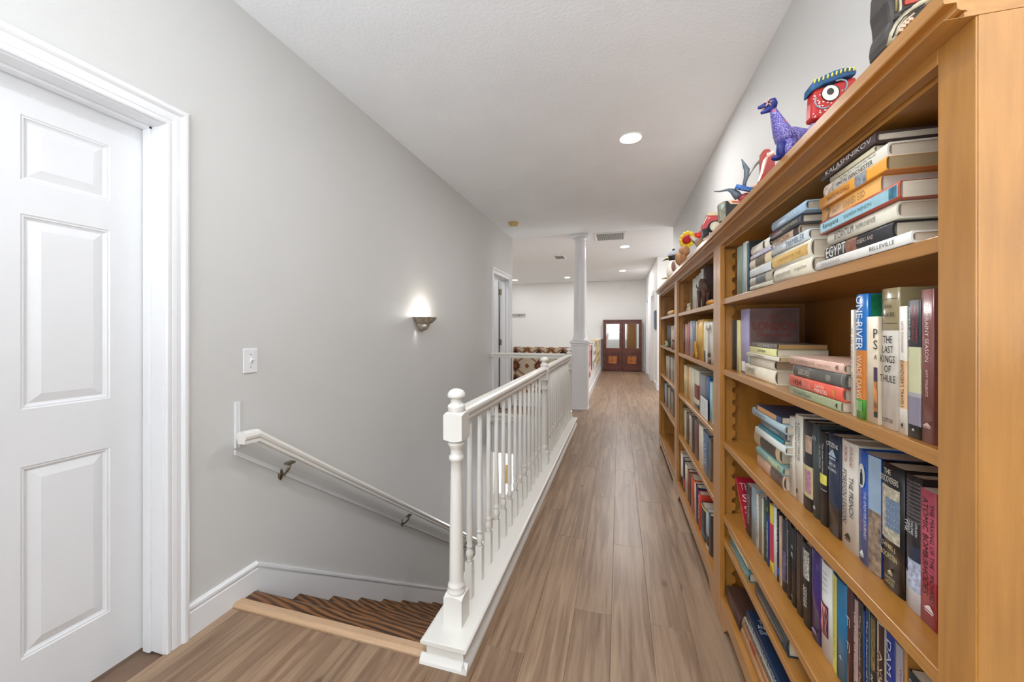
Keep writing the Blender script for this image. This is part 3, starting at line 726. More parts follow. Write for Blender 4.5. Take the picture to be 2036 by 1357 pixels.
# ---- nearest bookcase, top shelf: three lying stacks and a few upright books
Z = 1.380; g = 'books lying in the near stack of the top shelf'
def stackup(z, rows, X, g):
    out = []
    for (uF, uN, t, dep, col, lb, kw) in rows:
        kw = dict(kw); dx = kw.pop('dx', 0)
        out.append(LAY(uF, uN, X+dx, z, t, dep, col, lb, group=g, **kw)); z += t
    return out, z
s, z = stackup(Z, [
    (1622, 1811, .0185, .17, 'E4E0D8', 'long slim white book lying at the bottom of the near top-shelf stack', {}),
    (1639, 1774, .028, .16, '2C2A2B', 'black book with EGYPT in big pale letters on its spine', {'dx': .006}),
    (1645, 1782, .028, .16, 'DAD3C0', 'cream book reading BYZANTIUM lying just above the black one', {'dx': .004}),
    (1630, 1789, .0275, .15, 'A8492F', 'pale blue and red edged book in the near top-shelf stack', {'hard': False}),
    (1634, 1751, .0290, .16, 'E3A95A', 'soft orange paperback lying on the blue and red book', {'hard': False, 'dx': .006, 'pages': 'D5CABB'}),
    (1629, 1762, .0225, .15, 'E39A35', 'bright orange paperback with a grey patch on its spine', {'hard': False, 'pages': 'A9906B'}),
    (1637, 1764, .0250, .16, 'D9D2C4', 'cream book reading WINCHESTER high in the near top-shelf stack', {'dx': .004})], .420, g)
ltitle(s[0], 'BELLEVILLE', .66, .88, '55514B', .4); ltitle(s[0], 'SERAFINA', .08, .34, '9A948C', .35)
ltitle(s[1], 'EGYPT', .04, .38, 'D9D6CC', .8); ltitle(s[1], 'GREEKS AND', .55, .78, 'B9A99A', .28); patch(s[1], -.45, .45, s[1]['L']*.46, s[1]['L']*.63, '8A5B45')
ltitle(s[2], 'BYZANTIUM', .14, .45, '2A2622', .5); ltitle(s[2], 'THE EMPIRE OF NEW ROME', .48, .76, '3A3630', .34)
patch(s[3], -.36, .36, .004, s[3]['L']-.004, '9CC6D2', 'spine_panel', vary=.06)
ltitle(s[3], 'Ramayana', .06, .30, '2A2622', .5); ltitle(s[3], 'RAMESH MENON', .38, .72, '3E6B78', .26); patch(s[3], -.34, .34, .006, s[3]['L']*.10, '3D7D94', 'spine_ornament', lift=.0008)
ltitle(s[4], 'HAPPY SUNNED EGO', .22, .78, 'A7896A', .45); ltitle(s[4], '2', .10, .18, '6B5A48', .9, 'numeral')
ltitle(s[5], 'WHITE MUGHALS', .15, .52, '8A4E12', .4); patch(s[5], -.48, .48, s[5]['L']*.24, s[5]['L']*.40, '8C939B')
ltitle(s[6], 'SIMON WINCHESTER', .26, .82, '25211E', .36).location.y = .004; ltitle(s[6], 'The Map that Changed the World', .3, .86, '6F7A4A', .3, 'subtitle').location.y = -.005
patch(s[6], -.45, .45, s[6]['L']*.82, s[6]['L']*.98, 'B8A79A')
zt = z
# top book is tilted, propped on a small pamphlet
o = LAY(1650, 1738, .425, zt, .010, .12, 'CFC4A4', 'small cream pamphlet propping up the topmost tilted book', hard=False, group=g)
o = LAY(1632, 1740, .420, zt+.0115, .0175, .17, '4A3A38', 'dark brown book lying tilted on top of the near stack', group=g)
o.rotation_euler = (R(-90)-.0, 0, 0); ltitle(o, 'KALASHNIKOV', .12, .95, 'CFC8C0', .55)
g = 'books lying in the middle stack of the top shelf'
s, z = stackup(Z, [
    (1538, 1612.5, .0375, .17, 'DDD3BC', 'thick cream book at the bottom of the middle top-shelf stack', {}),
    (1533, 1610.5, .0425, .17, 'D5CCB8', 'thick cream book with a golden label on its spine', {'dx': .002}),
    (1533, 1606, .0255, .16, 'C9CED0', 'silvery blue book lying on the golden labelled book', {'dx': .002}),
    (1528, 1588, .024, .16, 'B59C85', 'tan book with dark torn spine end in the middle stack', {'dx': .008}),
    (1528, 1592, .0215, .16, '44464E', 'charcoal book with red lettering in the middle stack', {'dx': .004}),
    (1534, 1601, .0235, .16, '9CB4C8', 'light blue book on top of the middle top-shelf stack', {'pages': 'B9AC97'})], .420, g)
ltitle(s[0], 'notes on the way', .08, .5, '8A8270', .4); ltitle(s[0], 'magellan', .6, .9, '9A927E', .3)
patch(s[1], -.30, .30, s[1]['L']*.05, s[1]['L']*.96, 'D9AE5E', 'spine_label', vary=.12, scale=30); ltitle(s[1], 'A HISTORY OF THE', .2, .8, 'A5803A', .2)
ltitle(s[2], 'TREMBLER', .45, .93, '6D7F92', .6); ltitle(s[2], 'JERICHO', .08, .38, '8894A0', .35)
ltitle(s[3], 'ERICSON', .30, .72, '7C5332', .5); patch(s[3], -.48, .48, 0.001, s[3]['L']*.16, '3B3431', vary=.1)
ltitle(s[4], 'THE SEA', .18, .40, 'B0413C', .5); ltitle(s[4], 'NORTHERN', .5, .9, 'B9B27C', .4)
ltitle(s[5], 'URANIA', .5, .85, 'DCE4E6', .55)
g = 'books lying in the far stack of the top shelf'
s, z = stackup(Z, [
    (1490.5, 1536, .0125, .15, 'BBB3A0', 'thin grey book at the bottom of the far top-shelf stack', {}),
    (1490.5, 1534, .0300, .16, 'A79A88', 'brown and blue book second from the bottom of the far stack', {}),
    (1490.5, 1533, .0250, .15, 'BFC0BE', 'silver grey book in the middle of the far top-shelf stack', {'hard': False}),
    (1490.5, 1532, .0330, .16, 'CBB994', 'beige book with a dark picture on its spine', {}),
    (1492, 1533, .0120, .14, 'B0A8BC', 'thin lavender book under the topmost cream one', {'hard': False}),
    (1493, 1528, .0290, .15, 'D8D0C0', 'cream book with a black block topping the far stack', {})], .420, g)
for q in (1, 3): patch(s[q], -.4, .4, s[q]['L']*.25, s[q]['L']*.7, '4F5458' if q == 1 else '5A4A38')
patch(s[5], -.35, .35, s[5]['L']*.2, s[5]['L']*.3, '2A2A2A', vary=.1)
for a, b, h, c, lb in ((1463, 1474, .178, '7E8C7C', 'tall sage green book at the far end of the top shelf'), (1475, 1481.5, .180, 'B3BCC2', 'pale blue-grey book beside the sage green one on top shelf'),
                       (1481.9, 1483.7, .180, 'C9C2A8', 'slim cream book behind the far top-shelf stack'), (1484, 1487.3, .170, '2F6478', 'slim teal book standing behind the far top-shelf stack'),
                       (1487.6, 1490, .174, '2A2A2C', 'slim black book standing behind the far top-shelf stack')):
    V(a, b, .428, Z, h, .14, c, lb)

# ---- second shelf
Z = 1.083
X = .458
V(1453.5, 1462, X, Z, .205, .15, '31363B', 'dark slate book at the far end of the second shelf')
V(1463, 1468.5, X, Z, .205, .15, 'D9CC92', 'slim pale yellow book between slate and lilac books')
o = V(1471, 1486, .462, Z, .245, .166, 'A59EC0', 'large lilac and brown book with LONDON on its cover', bands=())
tk = o['t']
m = MB(); y = -tk/2 - .0004; m.add([(.008, y, .001), (.165, y, .001), (.165, y, .244), (.008, y, .244)], [(0, 1, 2, 3)]); m.build('cover_picture', paint('77605C', .35, vary=.3, scale=14), o)
words('The', .030, .016, (.085, y-.0006, .215), (1, 0, 0), (0, 0, 1), paint('8E3A32', .5), o); words('LONDON', .136, .031, (.088, y-.0006, .180), (1, 0, 0), (0, 0, 1), paint('8E3A32', .5), o)
words('Encyclopaedia', .112, .020, (.088, y-.0006, .146), (1, 0, 0), (0, 0, 1), paint('8E3A32', .5), o)
patch(o, -.2, .3, .008, .045, 'E9E6DE', 'spine_label', vary=.1)
g = 'books lying in the far stack of the second shelf'
s, z = stackup(Z, [
    (1480, 1540, .0435, .15, 'E6DDC6', 'thick cream book at the bottom of the second shelf far stack', {}),
    (1487, 1538.5, .0310, .14, 'CFC4B0', 'cream book with pale green spine end on second shelf', {'pages': 'BFA98F'}),
    (1484, 1549, .0125, .12, 'DCD5C2', 'thin cream paperback in the second shelf far stack', {'hard': False, 'dx': -.006, 'pages': 'C7A878'}),
    (1490, 1543.5, .0215, .13, 'E0DA9C', 'pale yellow paperback second from top on second shelf', {'hard': False}),
    (1494, 1545, .0150, .125, '6E6660', 'grey paperback topping the second shelf far stack', {'hard': False, 'pages': 'B28C55'})], .447, g)
patch(s[1], -.46, .46, s[1]['L']*.90, s[1]['L']*.985, '9DB8A4', 'spine_end', vary=.1); ltitle(s[0], 'EMPIRE', .1, .4, '8A8068', .5); ltitle(s[3], 'SAMBA', .35, .65, '5A6A48', .4)
ltitle(s[4], 'HORNET', .3, .85, 'C9C4BC', .6); ltitle(s[2], 'CLIMBING', .3, .6, '6A6A6A', .45)
g = 'books lying in the near stack of the second shelf'
s, z = stackup(Z, [
    (1568.5, 1672, .0205, .13, '9CA27E', 'sage green paperback at the bottom of the second shelf near stack', {'hard': False, 'pages': 'E0CDB8'}),
    (1569, 1674, .0290, .14, 'E2604A', 'coral red book reading 1434 on the second shelf', {}),
    (1576, 1679, .0280, .14, '5E5B56', 'dark grey book with pale bands in the second shelf stack', {}),
    (1569, 1676, .0215, .14, 'E0B8A4', 'pale pink book lying on top of the near second shelf stack', {})], .430, g)
ltitle(s[0], 'The Sealed Pleasure', .12, .48, '4F5638', .5); patch(s[0], -.3, .3, s[0]['L']*.05, s[0]['L']*.08, '22221E', 'emblem', vary=.1)
ltitle(s[1], '1434', .10, .28, '2A1D1A', .5); ltitle(s[1], 'THE YEAR', .31, .48, 'F0A08C', .55); ltitle(s[1], 'GAVIN', .56, .72, 'F4E6D8', .28).location.y = -.005; ltitle(s[1], 'MENZIES', .55, .78, 'F4E6D8', .28).location.y = .005
patch(s[1], -.4, .4, s[1]['L']*.10, s[1]['L']*.14, 'D9953F', 'emblem', vary=.3)
for f in (.04, .62, .985): patch(s[2], -.46, .46, s[2]['L']*f, s[2]['L']*f+.0015, 'C9C2B2', 'band', vary=.05)
ltitle(s[2], 'SACRED GAMES', .14, .36, 'C9C2B2', .5); ltitle(s[2], 'VIKRAM', .70, .78, 'C9C2B2', .5)
ltitle(s[3], 'FIRE DOWN BELOW', .03, .55, 'A88674', .4); ltitle(s[3], 'Robert Harris', .60, .82, 'B89684', .3); patch(s[3], -.3, .3, s[3]['L']*.06, s[3]['L']*.11, '8A6A60', 'emblem', vary=.3)
# upright books at the near end
o = V(1690.8, 1697, .435, Z, .205, .13, 'DCCFBA', 'slim cream paperback left of the blue and orange book', hard=False); vtitle(o, 'SUBZERO PRO', 0, .11, .12, '8A8A8A', .6)
o = V(1697.4, 1721.5, .435, Z, .233, .15, '4F9A35', 'blue, orange and green upright book reading ONE RIVER', bands=((0, .155, '4F9A35'), (.155, .55, 'C9782F'), (.55, 1, '1767AC')), rough=.25)
vtitle(o, 'ONE RIVER', 0, .180, .100, 'E9EDF0', .55); vtitle(o, 'WADE DAVIS', 0, .078, .082, 'E8C9A8', .42); htitle(o, 'III', .024, .018, 'BFE0B0', .4)
m = MB(); y = -o['t']/2-.0004; m.add([(.008, y, .001), (.149, y, .001), (.149, y, .232), (.008, y, .232)], [(0, 1, 2, 3)]); m.build('cover_picture', paint('1E6B48', .3, vary=.5, scale=60), o)
o = V(1722, 1746, .435, Z, .190, .13, 'D9C8AE', 'cream book whose right side shows a black and sunset picture', hard=False)
patch(o, -.47, -.18, .012, .062, '2C2225', 'cover_picture', vary=.2); patch(o, -.47, -.18, .022, .075, 'C9834A', 'sunset_picture', lift=.0008, vary=.7, scale=40); patch(o, -.47, -.18, .075, .100, '4A3450', 'sunset_sky', lift=.0008, vary=.3)
for zc, ch in ((.160, 'P'), (.140, 'S')): words(ch, .011, .016, (-.0002, -.33*o['t'], zc), (0, -1, 0), (0, 0, 1), paint('1A1A1A', .4), o)
words('A', .008, .008, (-.0002, -.33*o['t'], .118), (0, -1, 0), (0, 0, 1), paint('1A1A1A', .4), o)
o = V(1747.5, 1784.5, .435, Z, .236, .155, 'E0D8CC', 'wide khaki and cream book reading THE LAST KINGS OF THULE', bands=((.70, 1, '8E7F5E'),), rough=.22)
htitle(o, 'JEAN', .205, .0075, '2E2A22', .42); htitle(o, 'MALAURIE', .192, .0075, '2E2A22', .72)
for i, sx in enumerate(('THE', 'LAST', 'KINGS', 'OF', 'THULE')): htitle(o, sx, .150-.0165*i, .0120, '191715', (.50, .58, .80, .36, .84)[i])
htitle(o, 'DUTTON', .014, .007, '191715', .55)
for zc in (.218, .177): patch(o, -.4, .4, zc, zc+.0007, '2E2A22', 'rule', vary=.02)
o = V(1786.5, 1803, .435, Z, .204, .14, 'E3D9CC', "slim cream paperback with an orange lower band", hard=False, bands=((.20, .575, 'E3B98C'),)); vtitle(o, "DANZIGER'S TRAVELS", 0, .080, .075, '2A2420', .42); vtitle(o, 'NICK DANZIGER', 0, .155, .05, '8A8278', .25)
patch(o, -.1, .2, .010, .018, '1A1A1A', 'emblem', vary=.02)
o = V(1804, 1830.5, .435, Z, .212, .14, 'C9C6A0', 'paperback with dark top reading DESPERATE JOURNEYS, pale middle', hard=False, bands=((0, .095, '1E1D1C'), (.095, .30, '8A8290'), (.30, .33, 'A8A4A8'), (.66, 1, '2A2B30')))
vtitle(o, 'DESPERATE JOURNEYS,', 0, .176, .062, 'B0453F', .2, -.22); vtitle(o, 'ABANDONED SOULS', 0, .177, .055, 'B0453F', .2, .02); vtitle(o, 'EDWARD E. LESLIE', 0, .176, .050, 'DCDCDC', .14, .32)
patch(o, -.1, .15, .011, .015, 'C8C8C8', 'emblem', vary=.02)
o = V(1831, 1857, .435, Z, .226, .14, '7E4A45', 'plum brown paperback reading THE RAINY SEASON', hard=False, rough=.25); vtitle(o, 'THE RAINY SEASON', 0, .162, .085, 'D9C6C0', .3); vtitle(o, 'AMY WILENTZ', 0, .088, .040, 'D0B8B0', .2)
patch(o, -.35, .35, .022, .030, 'C9A8A0', 'emblem', vary=.3)

# ---- third shelf
Z = .779; g = 'books lying in the stack of the third shelf'
s, z = stackup(Z, [
    (1505, 1557, .0430, .14, 'C9A58A', 'thick peach and brown book at the bottom of the third shelf stack', {'dx': .008}),
    (1503, 1555, .0235, .14, '7FA6A0', 'sea green book just above the peach and brown book', {'dx': .006}),
    (1499, 1549, .0480, .14, 'C6AE86', 'thick book with dark lace pattern on its spine', {'dx': .012}),
    (1501, 1560, .0230, .15, 'D5DAD6', 'white book lying on the dark lace patterned one', {}),
    (1508, 1558, .0110, .13, '2F7C88', 'thin teal book in the third shelf stack', {'hard': False, 'dx': .006}),
    (1512, 1560, .0240, .14, '56666E', 'slate blue book under the rounded light blue one', {'dx': .006}),
    (1495, 1560, .0250, .15, 'ABC0C8', 'light blue book with a rounded spine on third shelf', {}),
    (1503, 1553, .0180, .14, '3A4C6C', 'navy book with an orange strip topping the third shelf stack', {'hard': False})], .452, g)
patch(s[0], -.46, .46, .004, s[0]['L']*.45, '5E5048', vary=.6, scale=50); patch(s[1], -.4, .4, .01, s[1]['L']*.5, 'A8B08C', vary=.5, scale=50)
patch(s[2], -.46, .46, s[2]['L']*.12, s[2]['L']*.72, '4A4238', vary=.6, scale=120); patch(s[7], -.42, .42, s[7]['L']*.16, s[7]['L']*.92, 'C9925C', 'spine_strip', vary=.1); ltitle(s[6], 'ANZIO', .12, .45, '7A8A98', .35)
ltitle(s[5], 'THE GENERAL', .2, .8, 'A8B4B8', .4)
X = .472
o = V(1567.5, 1577.5, X, Z, .222, .14, 'DCD4C6', 'dotted white book beside the third shelf stack'); vtitle(o, 'THE LETTERS OF A VICTORIAN', 0, .11, .18, '9A948C', .5)
o = V(1578.3, 1593, X, Z, .236, .14, 'E2DACB', 'cream book reading A DISTANT MIRROR on third shelf'); vtitle(o, 'A DISTANT MIRROR', 0, .165, .105, '3A3633', .3, -.2); vtitle(o, 'BARBARA W. TUCHMAN', 0, .165, .095, '5A5550', .24, .2); patch(o, -.1, .2, .02, .034, '2A2724', 'emblem', vary=.05)
o = V(1593.5, 1612.5, X, Z, .231, .14, '22222A', "dark book with a portrait and yellow lower part", bands=((.15, .50, 'C9B98A'), (.50, .53, '22222A'))); vtitle(o, "HARRIET'S BOYS", 0, .165, .062, 'B9AE8A', .3, .2); patch(o, -.45, .05, .150, .195, 'B59A84', 'portrait', vary=.4, scale=60); patch(o, -.4, .1, .045, .105, 'B0808E', 'rose_pattern', vary=.5, scale=120)
o = V(1613, 1626, X, Z, .234, .14, '3C4444', 'dark grey-green book reading 676'); htitle(o, '676', .198, .010, 'D0D0C8', .6); patch(o, -.2, .2, .02, .030, 'C8C8C0', 'emblem', vary=.2)
o = V(1626.5, 1641.5, X, Z, .224, .14, '1E1F22', 'black book with a yellow square on its spine'); vtitle(o, 'The Inner Journey', 0, .16, .075, 'C9C9C9', .25, -.15); vtitle(o, 'in our World', 0, .16, .055, 'C9C9C9', .22, .2); patch(o, -.46, .46, .098, .122, 'D8CF5C', 'spine_label', vary=.15); patch(o, -.46, .46, .084, .0855, 'B0C0D0', 'rule', vary=.02)
o = V(1642, 1669, X, Z, .230, .145, '1E2A42', 'thick navy book reading CITIZENS', bands=((0, .30, '2A2726'),), rough=.25); htitle(o, 'CITIZENS', .205, .010, 'E0E0E0', .85); patch(o, -.3, .3, .172, .195, 'A9BACB', 'emblem', vary=.6, scale=200); htitle(o, 'SIMON', .160, .007, 'D8D8D8', .5); htitle(o, 'SCHAMA', .148, .007, 'D8D8D8', .62)
o = V(1669.5, 1702.5, X, Z, .230, .145, 'DCD2C4', 'thick cream book reading THE FRENCH FOREIGN LEGION'); vtitle(o, 'THE FRENCH', 0, .115, .085, '2A3142', .26, -.22); vtitle(o, 'FOREIGN LEGION', 0, .110, .115, '2A3142', .26, .18); vtitle(o, 'DOUGLAS', 0, .200, .042, 'A5524A', .18, -.22); vtitle(o, 'PORCH', 0, .202, .032, 'A5524A', .18, .10)
patch(o, -.2, .2, .018, .034, '1E1E1E', 'emblem', vary=.1)
o = V(1703, 1747.5, X, Z, .226, .15, '1B55B0', 'blue book with an oval portrait and a painted right edge', rough=.25); t_ = o['t']
patch(o, -.499, -.06, .001, .120, '8A7664', 'town_picture', vary=.7, scale=70); patch(o, -.499, -.06, .120, .2255, '93A9C0', 'sky_picture', vary=.12, scale=20)
m = MB(); cy, cz = .24*t_, .176; vs = [(o['bl']*.3-.0022, cy, cz)] + [(o['bl']*.3-.0022, cy+.0105*math.cos(R(a)), cz+.024*math.sin(R(a))) for a in range(0, 360, 15)]
m.add(vs, [(0, 1+(i+1) % 24, 1+i) for i in range(24)]); m.build('oval_portrait', paint('DADAD6', .4, vary=.1), o)
m = MB(); m.prism([(cy-.004, cz-.018), (cy+.004, cz-.018), (cy+.0035, cz+.004), (cy+.001, cz+.007), (cy+.002, cz+.012), (cy-.002, cz+.012), (cy-.001, cz+.007), (cy-.0035, cz+.004)], 'x', o['bl']*.3-.003, o['bl']*.3-.0024); m.build('figure_silhouette', paint('22282E', .5), o)
vtitle(o, 'THE GREATER JOURNEY', 0, .100, .095, 'C8D2E0', .15, .10); vtitle(o, 'DAVID McCULLOUGH', 0, .105, .085, 'A05060', .11, .34)
patch(o, .15, .35, .012, .026, 'E0E4EA', 'emblem', vary=.2)
o = V(1748, 1794, X, Z, .226, .15, '1A1B20', 'thick black book reading THE DISCOVERERS with a starry picture', rough=.22); htitle(o, 'THE', .212, .009, 'D9D2BC', .3, .1); htitle(o, 'DISCOVERERS', .198, .011, 'D9D2BC', .80, .03)
patch(o, -.36, .44, .088, .185, 'B8AF98', 'spine_picture', vary=.5, scale=110); patch(o, -.35, .20, .110, .165, '6C7F98', 'star_arc', lift=.0009, vary=.25, scale=160)
m = MB()
for i in range(5):
    for j in range(4):
        yy = t_*0 + o['t']*(-.30+.11*i); zz = .118+.012*j; xx = o['bl']*(2*yy/o['t'])**2-.0013
        m.add([(xx, yy-.0006, zz-.0006), (xx, yy-.0006, zz+.0006), (xx, yy+.0006, zz+.0006), (xx, yy+.0006, zz-.0006)], [(0, 1, 2, 3)])
m.build('stars', paint('EEF0F0', .4), o)
htitle(o, 'DANIEL J.', .076, .010, 'D0C08C', .62, .05); htitle(o, 'BOORSTIN', .060, .010, 'D0C08C', .70, .05); htitle(o, 'RANDOM', .020, .006, 'C8BC90', .42); htitle(o, 'HOUSE', .012, .006, 'C8BC90', .36); patch(o, -.12, .12, .027, .036, 'C8BC90', 'emblem', vary=.2)
o = V(1795, 1828.5, X, Z, .226, .15, '2B2426', 'black striped book above a white and navy shipwreck picture', bands=((0, .26, 'DADBE0'), (.26, .48, '2C3044')), rough=.25)
for i in range(11): patch(o, -.44, .40, .150+.0065*i, .1515+.0065*i, '6A6264', 'stripe', vary=.05)
for i, sx in enumerate(('THE', 'GREAT', 'HALIFAX', 'EXPLOSION')): vtitle(o, sx, 0, .138-.0*i, .022, 'D8D8D8', .15, .3-.2*i)
patch(o, -.45, .2, .035, .085, 'A9B0C4', 'wave_picture', vary=.6, scale=110)
o = V(1829, 1862, X, Z, .215, .15, 'B04A58', 'crimson paperback reading ATOMIC BOMB at the near end', hard=False, bands=((0, .35, 'A83440'),), rough=.3); vtitle(o, 'ATOMIC BOMB/RHODES', 0, .125, .155, '2A1216', .34, .14); vtitle(o, 'THE MAKING OF THE / RICHARD', 0, .118, .155, '2A1216', .24, -.26)
patch(o, -.4, .25, .022, .034, 'E0D0D0', 'emblem', vary=.35, scale=300)

# ---- fourth shelf
Z = .467; X = .474
D4 = [(1483.5, 1493, .190, '43333A', 'dark purple paperback right of the leaning red book', 'ISTANBUL', 'C0A0A0'), (1493.4, 1503, .205, '8FA2AA', 'blue-grey framed book on the fourth shelf', None, None),
      (1503.4, 1507.6, .195, 'E0DCD2', 'slim white book right of the blue-grey framed one', 'MASQUE', '5A5A5A'), (1508, 1514, .200, '8E877C', 'taupe grey book on the fourth shelf', None, None),
      (1514.3, 1517.4, .20, 'DAD6C4', 'very slim ivory book on the fourth shelf', None, None), (1517.8, 1521.8, .21, '3F5A50', 'slim dark green book left of the royal blue one', None, None)]
for a, b, h, c, lb, tt, tc_ in D4:
    o = V(a, b, X, Z, h, .13, c, lb, hard=False)
    if tt: vtitle(o, tt, 0, h*.5, h*.6, tc_, .45)
o = V(1522, 1529.5, X, Z, .222, .14, '1C2E9A', 'royal blue and black book reading THE ADVENT OF THE', bands=((.75, 1, '26262A'),)); vtitle(o, 'THE ADVENT OF THE', 0, .085, .12, 'E8E8F0', .4); htitle(o, '5', .185, .012, 'C8B860', .5)
o = V(1530, 1536, X, Z, .215, .14, 'C23A4A', 'red book with yellow ends on the fourth shelf', bands=((0, .15, 'E0CE3C'), (.72, 1, 'E0D040')), hard=False)
V(1536.4, 1542.3, X, Z, .22, .14, 'DADADC', 'plain white book right of the red and yellow one')
o = V(1542.7, 1548.3, X, Z, .22, .14, '242226', 'black book with a blue square near its foot', bands=((.10, .20, '3052A8'),)); vtitle(o, 'GALILEO', 0, .14, .10, 'D8D8D8', .45)
o = V(1548.8, 1551.8, X, Z, .21, .13, 'D9B598', 'very slim peach book between two black ones', hard=False)
o = V(1552.2, 1562, X, Z, .215, .14, '35343E', 'dark book with a storm photo on its spine'); patch(o, -.4, .4, .03, .12, '5C5470', vary=.6, scale=60)
o = V(1562.4, 1570.3, X, Z, .225, .14, '1E1D1E', 'black book with long white engineering lettering'); vtitle(o, 'Aeronautical Engineering', 0, .12, .16, 'C8C8C8', .4)
o = V(1570.7, 1580.2, X, Z, .218, .14, '201D1E', 'black book reading AE in large letters'); htitle(o, 'A', .165, .012, 'D0D0D0', .45); htitle(o, 'E', .142, .012, 'D0D0D0', .35); patch(o, -.2, .3, .02, .03, '7A7A7A', 'emblem')
o = V(1580.6, 1593, X, Z, .222, .14, '3B2C24', 'dark brown book with a peach edge on the fourth shelf'); patch(o, .38, .48, .002, .22, 'CDA88C', 'edge_strip', vary=.1); patch(o, -.3, .3, .04, .18, '4C3A30', 'figure_pattern', vary=.5, scale=150)
o = V(1593.5, 1608.8, X, Z, .216, .14, '211C1B', 'black book with ornate white lettering on fourth shelf'); patch(o, -.4, .4, .125, .20, 'A8A49C', 'ornament', vary=.95, scale=220); vtitle(o, 'SERVIA', 0, .075, .055, 'D8D8D4', .5)
o = V(1609.3, 1629, X, Z, .226, .145, '3A2268', 'glossy purple hardback on the fourth shelf', rough=.22); patch(o, -.3, .3, .018, .028, '9A8AC0', 'emblem', vary=.3)
o = V(1629.5, 1651, X, Z, .222, .145, 'DAD8D6', 'white hardback with a round pink vein picture'); t_ = o['t']
m = MB(); xx = -.0008; vs = [(xx, .5*t_-.001, .045), (xx, .5*t_-.001, .128)] + [(xx+.0, .5*t_-.001-(.9*t_)*math.sin(R(a))**.8*.8, .0865+.0415*math.cos(R(a))) for a in range(10, 180, 17)]
patch(o, -.28, .46, .050, .125, '43283A', 'vein_picture', vary=.4, scale=40)
for i, sx in enumerate(('THE', 'DEEP', 'HOT', 'BIOSPHERE')): htitle(o, sx, .200-.014*i, .005, '8A8A8A', .4)
m = MB(); rv = random.Random(3)
for k in range(12):
    y = -.02*t_ + rv.uniform(-.2, .4)*t_; zz = .055; pts = []
    for j in range(5): pts.append((o['bl']*(2*y/t_)**2-.0014, y, zz)); y = max(-.26*t_, min(.44*t_, y+rv.uniform(-.12, .12)*t_)); zz += .016
    m.tube(pts, .0006, 4)
m.build('veins', paint('D98A84', .4), o)
o = V(1651.5, 1680.5, X, Z, .222, .145, '1C6C96', 'teal blue hardback with a yellow left side', rough=.28); patch(o, .04, .498, .001, .221, 'D8CF62', 'yellow_side', vary=.04)
vtitle(o, 'At the End of an Era / A Journey Through Time / ALEX', 0, .12, .18, '6A7A3A', .10, .25); patch(o, -.3, -.1, .05, .058, 'A8C4D4', 'emblem', vary=.2)
o = V(1681, 1693, X, Z, .230, .145, '4A211E', 'maroon hardback with large white brackets'); htitle(o, 'TI', .155, .020, 'D9D2CC', .6); htitle(o, 'TJ', .100, .020, 'D9D2CC', .6); vtitle(o, 'STEEL SHARKS', 0, .04, .05, 'A07A70', .3)
o = V(1693.4, 1705.5, X, Z, .225, .145, '2A2630', 'dark book with a dusty pink stripe and white title'); patch(o, -.46, -.05, .05, .22, 'B08A84', 'pink_stripe', vary=.1); vtitle(o, 'The Prize of Imperials', 0, .12, .15, 'E0DCDC', .35); patch(o, -.2, .3, .012, .024, 'D0D0D4', 'emblem', vary=.3)
o = V(1706, 1715, X, Z, .225, .145, '2B2422', 'brown-black book reading The Colombo'); vtitle(o, 'The Colombo  David', 0, .12, .16, 'C8B890', .45)
V(1715.4, 1719.4, X, Z, .215, .14, '1E3F86', 'slim deep blue book left of the green edged one', hard=False)
o = V(1719.8, 1728.5, X, Z, .228, .145, '26384A', 'dark teal book reading The Advance of Empire'); vtitle(o, 'The Advance of Empire', 0, .12, .17, 'D8DEDC', .45); patch(o, -.48, -.40, .002, .226, '4E8A80', 'edge_strip', vary=.05)
o = V(1729, 1739.5, X, Z, .226, .145, '2E2620', 'black and gold book reading IN UNCOVERED'); patch(o, -.45, .45, .12, .22, '75603C', 'gold_ornament', vary=.7, scale=120); vtitle(o, 'IN UNCOVERED', 0, .065, .09, 'D0C8B8', .5)
o = V(1740, 1757, X, Z, .228, .145, 'C9B59A', 'cream and brown book with bold slanted lettering'); patch(o, -.47, .05, .12, .226, '3A241C', 'brown_panel', vary=.15); vtitle(o, 'THE NIGHT CAPTAIN', 0, .09, .16, '4A3428', .35, .25); vtitle(o, 'A VULTURE', 0, .10, .15, 'D8C8B0', .35, -.22)
o = V(1757.5, 1779, X, Z, .228, .145, '1A2A78', 'deep blue book reading DAM IN THE', rough=.25); patch(o, .28, .46, .002, .226, '8E9AB8', 'pale_side', vary=.1); vtitle(o, 'DAM IN THE', 0, .13, .17, 'B8BED0', .42, -.02)
o = V(1779.5, 1795, X, Z, .226, .145, '9A9096', 'lilac grey book with small red lettering', hard=False); vtitle(o, 'WAR OF THE', 0, .14, .10, 'A0484E', .25, -.3)
o = V(1805.5, 1836, X, Z, .205, .145, '23242A', 'black book with pale curly letters at the near end', hard=False); vtitle(o, 'Cat', 0, .17, .05, 'C8C49A', .5, -.1); vtitle(o, 'Of A', 0, .175, .035, 'C8C49A', .2, .32)
o = V(1796.5, 1803.8, .474, Z, .235, .19, 'B87C3A', 'honey wood bookend block near the end of fourth shelf', hard=False)
o['category'] = 'book'; o['label'] = 'honey wood bookend block left of the curly lettered book'  # a wooden bookend, made with the book builder
